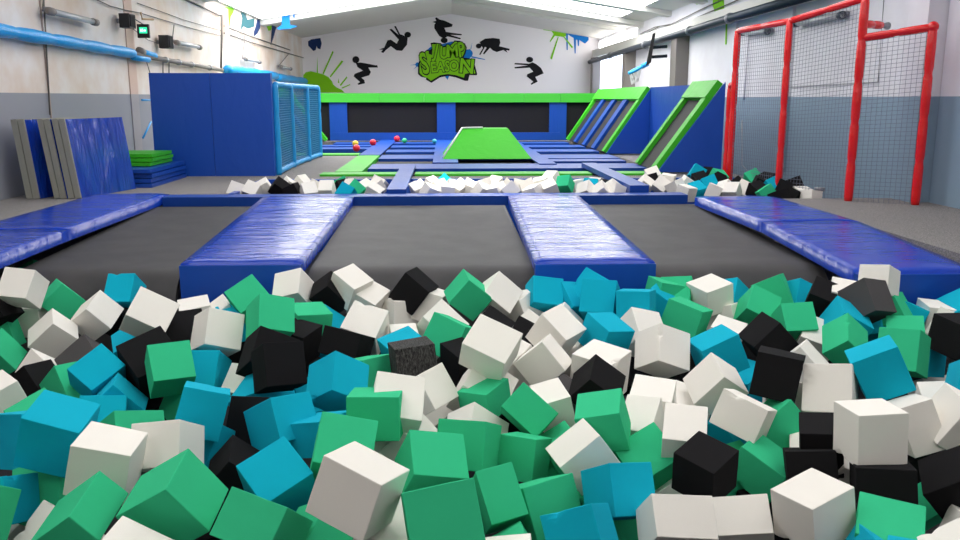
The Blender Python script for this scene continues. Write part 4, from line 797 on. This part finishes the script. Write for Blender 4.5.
link('arm', tube(nb(), [wl(141, 13, XL+.05), wl(142, 19, XL+.2), wl(153, 19.5, XL+.2)], .022, 6), mat('tan_metal', (.45, .28, .14), .6), t)
def cable(pts, r, lab, X=XL+.04, m='cable', cat='cable', name='wall_cable'):
    tag(link(name, tube(nb(), [onx(a, b, X) for a, b in pts], r*.65, 6), m, None, True), lab, cat)
cable([(89, -4), (110, 6), (125, 10), (140, 13), (160, 19), (190, 28), (222, 36)], .014, 'thin drooping cable along the top of the left wall above the speakers')
cable([(137, 3), (165, 13), (184, 20), (222, 31)], .012, 'thin straight cable high on the left wall')
cable([(184, -1), (200, 6), (221, 16)], .03, 'thick conduit descending along the top of the left wall')
cable([(221.5, 15), (221.6, 40), (221, 70)], .05, 'vertical conduit beside the left wall mural splashes', XL+.14)
cable([(224, 26), (250, 36), (290, 50)], .028, 'upper conduit along the rear left wall', XL+.05)
cable([(224, 33), (250, 42), (304, 58)], .028, 'lower conduit along the rear left wall', XL+.05)
cable([(43.5, -3), (46, 40), (50, 115)], .018, 'thin vertical cable behind the leaning mats', XL+.04)
cable([(131, 27), (138, 33), (148, 40), (160, 44)], .012, 'short cable linking the speakers past the exit sign')
cable([(146, 60), (150, 73)], .015, 'short drop cable under the blue pipe end')
cable([(163, 62), (163, 73)], .02, 'short vertical conduit above the blue partition')
cable([(169, 62), (169, 73)], .02, 'second short vertical conduit above the blue partition')
cable([(142, 100), (152, 100)], .03, 'short blue bar on the wall left of the partition', XL+.2, 'pipe_blue', 'bar', 'wall_bar')
cable([(143, 138), (151, 122)], .03, 'slanting blue bar on the wall left of the partition', XL+.2, 'pipe_blue', 'bar', 'wall_bar')

# ------------------------------------------------------------------ right: red net frame
t = thing('red_net_frame', (5, 11, 0), 'tall red padded frame with grey safety netting on the right', 'safety net')
Yp = [13.4, 12.0, 10.95, 10.5]; bot = [(729, 181), (778, 192), (848, 201), (915, 204)]
tops = [31, 21, -2, 27]
bp = [ony(bx_, by_, Y) for (bx_, by_), Y in zip(bot, Yp)]
tp = [Vector((b.x, b.y, ony(bx_[0], ty, b.y).z)) for b, bx_, ty in zip(bp, bot, tops)]
for i, (b, q) in enumerate(zip(bp, tp)):
    link('post', sleeve(nb(), (b.x, b.y, -.03 if i > 1 else -.6), q, .056 if i > 1 else .05, 12, .5, .04), 'red', t, True)
tz = [q.z for q in tp]
link('top_rail', sleeve(nb(), tp[0], tp[1], .045, 12, .5), 'red', t, True); link('top_rail', sleeve(nb(), tp[1], tp[2], .045, 12, .5), 'red', t, True)
s3 = Vector((tp[2].x, tp[2].y, ony(857, 38, tp[2].y).z)); link('side_rail', sleeve(nb(), s3, tp[3], .048, 12, .5), 'red', t, True)
e = Vector((tp[2].x+.02, tp[2].y, ony(862, 24, tp[2].y).z)); e2 = e+Vector((.32, .2, 0)); link('stub_rail', sleeve(nb(), e, e2, .05, 10, .5), 'red', t, True)
link('wall_anchor', tube(nb(), [e2, e2+Vector((.12, .08, 0))], [.02, .05]), 'steel', t, True)
bm = nb(); bmesh.ops.create_uvsphere(bm, u_segments=12, v_segments=8, radius=.07); bmesh.ops.translate(bm, verts=bm.verts, vec=tp[3]); link('corner_cap', bm, 'red', t, True)
def nt(i, j, ztop_i, ztop_j, nu, nv):
    a, b = bp[i], bp[j]; zb = -.03
    link('net', netting(nb(), (a.x, a.y, zb), (b.x, b.y, zb), (b.x, b.y, ztop_j), (a.x, a.y, ztop_i), nu, nv, .0024), 'net_grey', t)
nt(0, 1, tz[0], tz[1], 26, 44); nt(1, 2, tz[1], tz[2], 22, 46); nt(2, 3, s3.z, tz[3], 13, 40)
# low red gate beside the blue pad
q0 = ony(725, 178, 13.55); z_ = ony(725, 86, 13.55).z
link('post', sleeve(nb(), (q0.x, q0.y, -.03), (q0.x, q0.y, z_), .045, 10, .4), 'red', t, True)
link('low_rail', sleeve(nb(), (q0.x, q0.y, z_), (bp[0].x, bp[0].y, z_+.02), .05, 10, .4), 'red', t, True)
# water pipe stub on right wall
p = ony(819, 196, 12.2)
t = thing('pipe_stub', (p.x, p.y, -.2), 'small blue-grey capped pipe behind the net by the carpet edge', 'pipe')
link('stub', tube(nb(), [(p.x, p.y, -.6), (p.x, p.y, ony(819, 190, 12.2).z)], .06), mat('pipe_bluegrey', (.18, .28, .38), .5), t, True)
link('cap', tube(nb(), [(p.x, p.y, ony(819, 191, 12.2).z), (p.x, p.y, ony(819, 187.5, 12.2).z)], .075), 'steel', t, True)
# right wall pipes and lamps
t = thing('wall_pipe', onx(700, 28, XR-.3), 'long dark pipe running high along the right wall', 'pipe')
link('pipe', tube(nb(), [onx(588, 62.5, XR-.35), onx(667, 38, XR-.35), onx(722, 20.5, XR-.35), onx(815, -6, XR-.35)], .09), 'pipe_dark', t, True)
for u in (610, 645, 690, 730):
    v = 62.5-(u-588)*.311; p = onx(u, v, XR-.35); link('clamp', tube(nb(), [p+Vector((0, -.05, 0)), p+Vector((0, .05, 0))], .12), 'steel', t, True)
def rc(pts, r, lab, X=XR-.05, m='cable', cat='cable', name='wall_cable'): cable(pts, r, lab, X, m, cat, name)
rc([(640, 34), (655, 27), (672, 24), (700, 10), (730, -4)], .02, 'upper wavy cable along the top of the right wall')
rc([(640, 37), (660, 26), (680, 25), (705, 14), (745, -3)], .02, 'lower wavy cable along the top of the right wall')
rc([(744, 100), (749, 30)], .03, 'thin vertical conduit seen through the red frame netting', XR-.06, 'wall_right')
rc([(788, 87), (878, 82), (884, -3)], .012, 'thin conduit line on the right wall behind the net', XR-.03, 'steel')
rc([(742, 120), (742, 165), (752, 176), (768, 177)], .02, 'curved pale hose on the lower right wall behind the netting', XR-.08, 'steel', 'hose', 'wall_hose')
for (x0_, y0_), (x1_, y1_), lab in (((795, 24), (843, 15), 'tube lamp on the right wall behind the red frame'), ((742, 33), (768, 31.5), 'further tube lamp on the right wall behind the net')):
    a, b = onx(x0_, y0_, XR-.12), onx(x1_, y1_, XR-.12); t = thing('tube_lamp', a, lab, 'lamp')
    link('tube', tube(nb(), [a, b], .05), 'tube', t, True)
    for p, q in ((a, a.lerp(b, .06)), (a.lerp(b, .94), b)): link('end_cap', tube(nb(), [p, q], .065), 'pipe_dark', t, True)
    link('housing', tube(nb(), [a+Vector((.07, 0, .03)), b+Vector((.07, 0, .03))], .04), 'steel', t, True)
# basketball hoop on the right wall column
Yh = 24.3
t = thing('basketball_hoop', ony(652, 55, Yh), 'black basketball backboard seen edge-on, teal rim, on the right wall', 'basketball hoop')
P_ = lambda x, y, dy=0: ony(x, y, Yh+dy)
bm = hexa(nb(), [P_(646, 66, -.5), P_(651, 62.5, -.5), P_(651, 61, .5), P_(646, 64, .5), P_(652.5, 34, -.5), P_(655.5, 32, -.5), P_(655.5, 34, .5), P_(652.5, 36, .5)])
link('backboard', bm, 'black', t)
a, b = P_(648, 63.5), P_(629.5, 73)
d = (b-a); bm = nb(); tube(bm, [a, a.lerp(b, .35)], .07); link('rim_arm', bm, 'pipe_blue', t, True)
cen = a.lerp(b, .68); rr = d.length*.33; pts = []
u = d.normalized(); vv = Vector((0, 1, 0))
bm = nb(); ring = [cen+u*rr*math.cos(q*math.pi/8)+vv*rr*math.sin(q*math.pi/8) for q in range(17)]; tube(bm, ring, .045, 8); link('rim', bm, 'pipe_blue', t, True)
bm = nb()
for q in range(12):
    an = q*math.pi/6; p0 = cen+u*rr*math.cos(an)+vv*rr*math.sin(an)
    for s in (-1, 1):
        an2 = an+s*math.pi/6; p1 = cen+u*rr*.55*math.cos(an2)+vv*rr*.55*math.sin(an2)-Vector((0, 0, .35)); tube(bm, [p0, p1], .012, 4, False)
link('net', bm, 'white_plastic', t)
for y_ in (47.5, 57):
    link('bracket_arm', tube(nb(), [P_(652, y_), P_(667, y_-1)], .045), 'pipe_dark', t, True)

struct(slab('window_20', XR-.03, XR-.005, 29.6, 36.6, 3.32, 3.62, SKY[4], 0))  # glowing strip added high on the wall to brighten the mural
SKY[7] = mat('window_glass_blue', (.8, .85, .95), .4, emis=(.72, .82, 1), estr=3.2)
struct(slab('window_21', XR-.03, XR-.005, 30.2, 36.2, 1.6, 2.9, SKY[7], 0))  # pale blue glowing panes added for more light on the mural wall
# ------------------------------------------------------------------ paintings on the walls
def T(tx, ty, pts, k=6.0): return [(tx+a/k, ty+b/k) for a, b in pts]
def onback(pts, off=.0): return [ony(a, b, YB-.012-off) for a, b in pts]
def circ(cx, cy, r, n=16, ry_=None): return [(cx+r*math.cos(2*math.pi*i/n), cy+(ry_ or r)*math.sin(2*math.pi*i/n)) for i in range(n)]
def paint(name, polys, m, parent=None, off=0.0, f=None, vec=None):
    bm = nb()
    for i, p in enumerate(polys):
        pts = (f or onback)(p, off+.0015*i); v_ = [bm.verts.new(q) for q in pts]; fc = bm.faces.new(v_)
    r = bmesh.ops.extrude_face_region(bm, geom=bm.faces[:]); bmesh.ops.translate(bm, vec=vec or Vector((0, .008, 0)), verts=[g for g in r['geom'] if isinstance(g, bmesh.types.BMVert)])
    bmesh.ops.triangulate(bm, faces=[q for q in bm.faces if len(q.verts) > 4])
    return link(name, bm, m, parent)
figs = [
 (T(300, 0, [(335, 378), (362, 375), (395, 380), (455, 392), (462, 390), (468, 405), (410, 405), (425, 432), (415, 452), (368, 466), (385, 480), (390, 500), (350, 509), (345, 502), (360, 492), (322, 458), (328, 443), (378, 424), (345, 402)]), T(300, 0, circ(335, 358, 21)), 'squatting jumper silhouette painted left of the others on the back wall'),
 (T(300, 0, [(565, 158), (575, 156), (600, 205), (622, 213), (646, 226), (642, 268), (612, 305), (578, 302), (545, 277), (515, 300), (500, 318), (486, 312), (498, 298), (474, 297), (505, 286), (525, 242), (545, 238), (580, 262), (593, 238), (537, 177), (548, 172), (592, 210)]), T(300, 0, circ(646, 208, 20, 16, 17)), 'backflipping jumper silhouette painted left of the graffiti'),
 (T(400, 0, [(195, 132), (218, 124), (210, 108), (220, 104), (238, 117), (268, 124), (316, 146), (312, 160), (266, 167), (276, 191), (300, 195), (372, 205), (368, 212), (302, 209), (366, 229), (360, 236), (286, 218), (262, 232), (236, 216), (206, 170), (206, 148), (214, 138)]), T(400, 0, circ(265, 242, 21, 16, 17)), 'upside-down jumper silhouette painted above the graffiti'),
 (T(400, 0, [(478, 252), (510, 232), (560, 228), (598, 233), (602, 258), (595, 277), (658, 293), (656, 304), (636, 300), (646, 316), (620, 300), (580, 312), (556, 302), (540, 286), (505, 326), (498, 322), (520, 286), (510, 281), (482, 330), (475, 326), (498, 288), (485, 270)]), T(400, 0, circ(472, 276, 17, 16, 15)), 'crouching jumper silhouette painted right of the graffiti'),
 (T(400, 0, [(795, 374), (818, 385), (846, 408), (862, 440), (812, 462), (826, 490), (788, 509), (784, 502), (800, 490), (760, 458), (764, 445), (800, 430), (778, 406), (690, 411), (686, 403), (768, 392), (686, 386), (690, 378), (774, 382)]), T(400, 0, circ(778, 358, 21, 16, 17)), 'rightmost squatting jumper silhouette with arms stretched forward, back wall')]
for body, head, lab in figs:
    t = thing('painted_silhouette', ony(*body[0], YB), lab, 'wall painting', 'jumper silhouettes on the back wall')
    paint('figure', [body, head], 'black_paint', t)
# graffiti
t = thing('graffiti', ony(445, 62, YB), 'green and black graffiti lettering with blue splashes on the back wall', 'graffiti')
G = lambda p: T(400, 30, p, 10.0)
paint('blue_splash', [G([(250, 215), (330, 150), (420, 140), (520, 115), (560, 120), (640, 200), (700, 190), (728, 230), (720, 262), (690, 290), (600, 400), (500, 440), (475, 498), (440, 450), (300, 420), (170, 365), (165, 330), (200, 330)])] + [G(circ(680, 235, 48, 14, 42)), G(circ(175, 345, 22, 10)), G([(720, 262), (852, 292), (848, 298), (715, 275)]), G([(705, 190), (722, 125), (712, 190)]), G([(95, 352), (165, 342), (165, 350)]), G([(130, 398), (165, 360), (170, 366)])], 'blue_paint', t)
paint('black_outline', [G([(305, 130), (340, 124), (412, 132), (425, 165), (440, 158), (480, 150), (500, 150), (545, 105), (600, 108), (650, 135), (668, 175), (655, 235), (635, 275), (700, 285), (735, 300), (772, 440), (768, 452), (695, 450), (680, 508), (650, 508), (560, 474), (480, 458), (400, 474), (315, 528), (258, 495), (262, 478), (215, 470), (180, 440), (182, 340), (200, 280), (225, 235), (265, 200), (300, 200), (318, 180)])], 'black_paint', t, .01)
paint('green_fill', [G([(196, 350), (212, 280), (262, 212), (285, 210), (290, 240), (320, 250), (325, 195), (318, 142), (405, 142), (412, 180), (470, 165), (495, 165), (550, 117), (600, 120), (645, 145), (655, 180), (640, 235), (615, 282), (640, 300), (700, 295), (722, 310), (755, 435), (680, 432), (650, 440), (640, 478), (560, 452), (480, 440), (400, 452), (310, 508), (275, 480), (230, 462), (196, 430)])], 'green_paint', t, .02)
def letter(ch, cx, cy, w, h, rot):
    out = []
    for nm, off, dz, m_ in (('letter_outline', .07, .034, 'black_paint'), ('letter', .026, .046, 'green_paint')):
        cu = bpy.data.curves.new('c', 'FONT'); cu.body = ch; cu.size = 1; cu.align_x = 'CENTER'; cu.align_y = 'CENTER'; cu.offset = off; cu.extrude = .003; cu.resolution_u = 3
        o = bpy.data.objects.new('tmp', cu); COL.objects.link(o); dg = bpy.context.evaluated_depsgraph_get(); me = bpy.data.meshes.new_from_object(o.evaluated_get(dg)); bpy.data.objects.remove(o)
        p = ony(*G([(cx, cy)])[0], YB-.012-dz); k = YB/850/10; S_ = Matrix.Diagonal((w*k/.62, h*k/.72, 1, 1))
        me.transform(Matrix.Translation(p) @ Matrix.Rotation(math.pi/2, 4, 'X') @ Matrix.Rotation(math.radians(rot), 4, 'Z') @ S_)
        me.materials.clear(); me.materials.append(M[m_]); o = bpy.data.objects.new(nm, me); COL.objects.link(o); o.parent = t; o.matrix_parent_inverse = Matrix.Translation(-t.location)
for a_ in (('J', 362, 215, 80, 130, -12), ('U', 440, 232, 75, 115, -4), ('M', 525, 215, 95, 115, 4), ('P', 612, 205, 75, 140, 8), ('S', 245, 345, 95, 200, 14), ('E', 335, 378, 70, 100, 5), ('A', 405, 375, 70, 95, 0), ('S', 472, 368, 65, 100, -2), ('O', 540, 362, 72, 100, 0), ('N', 668, 368, 120, 135, -6)): letter(*a_)
# splats on the back wall
t = thing('painted_splash', ony(330, 85, YB), 'green paint splash painted low on the left of the back wall', 'wall painting')
dome = T(240, 60, [(383, 195), (380, 90), (395, 74), (425, 67), (470, 78), (500, 86), (530, 102), (552, 128), (560, 148), (580, 165), (610, 178), (628, 196)])
rays = [T(200, 0, [(700, 440), (704, 340), (708, 440)]), T(200, 0, [(735, 440), (795, 305), (802, 312), (742, 446)]), T(200, 0, [(778, 458), (850, 362), (860, 368), (848, 385), (784, 464)]), T(200, 0, [(838, 510), (880, 458), (884, 466), (845, 516)]), T(200, 0, [(850, 525), (900, 505), (902, 510), (852, 532)]), T(200, 0, [(826, 495), (832, 470), (836, 500)])]
paint('splash', [dome]+rays, 'green_paint', t)
t = thing('painted_splash', ony(321, 45, YB), 'dark blue paint blob at the top left of the back wall', 'wall painting')
paint('splash', [T(200, 0, [(648, 248), (668, 236), (722, 228), (730, 260), (722, 296), (705, 290), (700, 276), (694, 300), (680, 306), (665, 290), (650, 275)])], 'navy_paint', t)
t = thing('painted_splash', ony(560, 30, YB), 'green star-shaped splash at the top right of the back wall', 'wall painting')
paint('splash', [T(530, 0, [(135, 145), (168, 155), (212, 180), (218, 215), (200, 222), (150, 215), (122, 252), (118, 248), (142, 205), (130, 188), (80, 180), (80, 174), (132, 180)]), T(530, 0, [(172, 222), (140, 330), (132, 358), (122, 350), (132, 318), (166, 224)]), T(530, 0, [(205, 218), (258, 282), (252, 290), (200, 222)])], 'green_paint', t, .01)
t = thing('painted_splash', ony(585, 33, YB), 'bright blue dripping paint at the top right of the back wall', 'wall painting')
paint('splash', [T(530, 0, [(165, 155), (200, 160), (240, 176), (300, 180), (350, 170), (352, 240), (330, 262), (296, 240), (294, 276), (288, 276), (284, 240), (276, 238), (274, 320), (268, 320), (262, 228), (240, 215), (228, 205), (226, 300), (220, 300), (216, 200), (210, 180)])], 'blue_paint', t)
# splats on the side walls
def onleft(pts, off=0): return [onx(a, b, XL+.012+off) for a, b in pts]
VL = Vector((-.008, 0, 0))
for polys, m_, lab in (
 ([T(200, 0, [(134, 45), (205, 40), (200, 75), (185, 100), (180, 140), (172, 196), (165, 150), (160, 120), (150, 190), (146, 120), (138, 95)])], 'green_paint', 'green dripping splash on the left wall beside the vertical conduit'),
 ([T(200, 0, [(245, 35), (292, 30), (290, 78), (275, 90), (285, 118), (328, 110), (325, 160), (290, 172), (262, 158), (245, 180), (255, 110), (246, 70)])], 'teal_paint', 'dark teal painted drips high on the left wall'),
 ([T(200, 0, [(345, 115), (365, 118), (362, 165), (345, 200), (325, 218), (325, 190), (335, 160)])], 'navy_paint', 'navy painted curved drop on the left wall'),
 ([T(200, 0, [(405, 80), (430, 85), (435, 120), (428, 180), (412, 185), (402, 160)])], 'green_paint', 'small bright green painted drop at the far end of left wall'),
 ([T(200, 0, [(432, 105), (458, 75), (470, 130), (455, 175), (440, 230), (425, 270), (432, 180)])], 'navy_paint', 'navy painted drip at the far end of left wall')):
    t = thing('painted_splash', onx(*polys[0][0], XL), lab, 'wall painting', 'paint splashes on the left wall'); paint('splash', polys, m_, t, 0, onleft, VL)
def onright(pts, off=0): return [onx(a, b, XR-.012-off) for a, b in pts]
for polys, m_, lab in (
 ([T(620, 0, [(440, -10), (505, -10), (500, 8), (460, 28), (448, 15)])], 'green_paint', 'small green painted patch at the top of the right wall'),
 ([T(620, 0, [(558, -10), (620, -10), (625, 40), (618, 95), (606, 98), (590, 75), (572, 70), (570, 112), (564, 110), (565, 60), (555, 30)]), T(620, 0, [(634, 120), (644, 118), (638, 265), (630, 268)])], 'green_paint', 'green dripping splash at the top of the right wall')):
    t = thing('painted_splash', onx(*polys[0][0], XR), lab, 'wall painting', 'paint splashes on the right wall'); paint('splash', polys, m_, t, 0, onright, Vector((.008, 0, 0)))
# blue drips painted on the beam end at left
t = thing('painted_splash', ony(285, 18, 28.66), 'bright blue dripping letters painted beside the left skylight', 'wall painting')
paint('splash', [T(200, 0, [(458, 70), (520, 60), (578, 42), (582, 56), (566, 66), (568, 108), (560, 106), (556, 72), (536, 76), (540, 148), (585, 158), (540, 172), (470, 178), (460, 168), (490, 150), (492, 90), (460, 95)])], 'blue_paint', t, 0, lambda p, off=0: [ony(a, b, 28.66) for a, b in p], Vector((0, .012, 0)))

# ------------------------------------------------------------------ foam cubes
def cube_mesh(name, mk, seed, nick=None):
    rg = random.Random(seed); bm = nb(); bmesh.ops.create_cube(bm, size=1.0)
    for v in bm.verts: v.co *= 1; v.co += Vector((rg.uniform(-.012, .012), rg.uniform(-.012, .012), rg.uniform(-.012, .012)))
    bmesh.ops.bevel(bm, geom=bm.edges[:], offset=.016, segments=2, profile=.5, affect='EDGES')
    big = [f for f in bm.faces if f.calc_area() > .5]
    bmesh.ops.subdivide_edges(bm, edges=[e for e in bm.edges if e.calc_length() > .5], cuts=9, use_grid_fill=True)
    f1, f2, f3 = (rg.uniform(3, 6) for _ in range(3))
    for v in bm.verts:
        c = v.co; d = .0025*(math.sin(f1*c.x*2+seed)+math.sin(f2*c.y*2+1.3*seed)+math.sin(f3*c.z*2+.7*seed)); v.co = c*(1+d)
    if nick:
        for (px, py, pz), r, dep in nick:
            P = Vector((px, py, pz))
            for v in bm.verts:
                q = (v.co-P).length
                if q < r: v.co -= v.co.normalized()*dep*(1-(q/r)**2)*rg.uniform(.7, 1.2)
    bmesh.ops.recalc_face_normals(bm, faces=bm.faces)
    me = bpy.data.meshes.new(name); bm.to_mesh(me); bm.free(); me.materials.append(M[mk])
    return me
NICKS = [None, None, None, [((.5, .5, .3), .11, .06)], None, [((.2, -.5, .5), .12, .07)], None]
cache = {}
def fcube(i, mk):
    k = (i % 7, mk)
    if k not in cache: cache[k] = cube_mesh('foam_cube_%s' % mk, mk, i % 7, NICKS[i % 7])
    return cache[k]
WORD = {'w': 'white', 'g': 'green', 't': 'teal', 'k': 'black', 'd': 'grey', 'f': 'black'}
for LST, grp in ((FRONT, 'foam cubes in the front pit'), (REAR, 'foam cubes in the rear pit')):
    for i, (c, loc, q, d, lab) in enumerate(LST):
        o = bpy.data.objects.new('foam_cube', fcube(i*5+3 if i % 3 == 0 else i, c)); COL.objects.link(o)
        o.rotation_mode = 'QUATERNION'; o.location = loc; o.rotation_quaternion = q; o.scale = d
        tag(o, lab, 'foam block', grp)

# ------------------------------------------------------------------ light
W = bpy.data.worlds.new('world'); SC.world = W; W.use_nodes = True
W.node_tree.nodes['Background'].inputs[0].default_value = (.75, .85, 1, 1); W.node_tree.nodes['Background'].inputs[1].default_value = 1.0
def area(loc, rot, sx, sy, e, col):
    l = bpy.data.lights.new('skylight_daylight', 'AREA'); l.shape = 'RECTANGLE'; l.size = sx; l.size_y = sy; l.energy = e; l.color = col
    o = bpy.data.objects.new('skylight_daylight', l); COL.objects.link(o); o.location = loc; o.rotation_euler = rot; return o
# shaft of daylight falling on the rear pit through the skylight
l = bpy.data.lights.new('daylight_shaft', 'SPOT'); l.energy = 2200; l.spot_size = math.radians(30); l.spot_blend = .8; l.shadow_soft_size = .3; l.color = (1, .98, .95)
o = bpy.data.objects.new('daylight_shaft', l); COL.objects.link(o); o.location = (.6, 14.8, 4.2)
o.rotation_euler = (Vector((.5, 12.7, 0))-Vector(o.location)).to_track_quat('-Z', 'Y').to_euler()
vs = SC.view_settings; vs.view_transform = 'Standard'; vs.look = 'None'; vs.gamma = 1; vs.exposure = 0.0; vs.use_curve_mapping = False
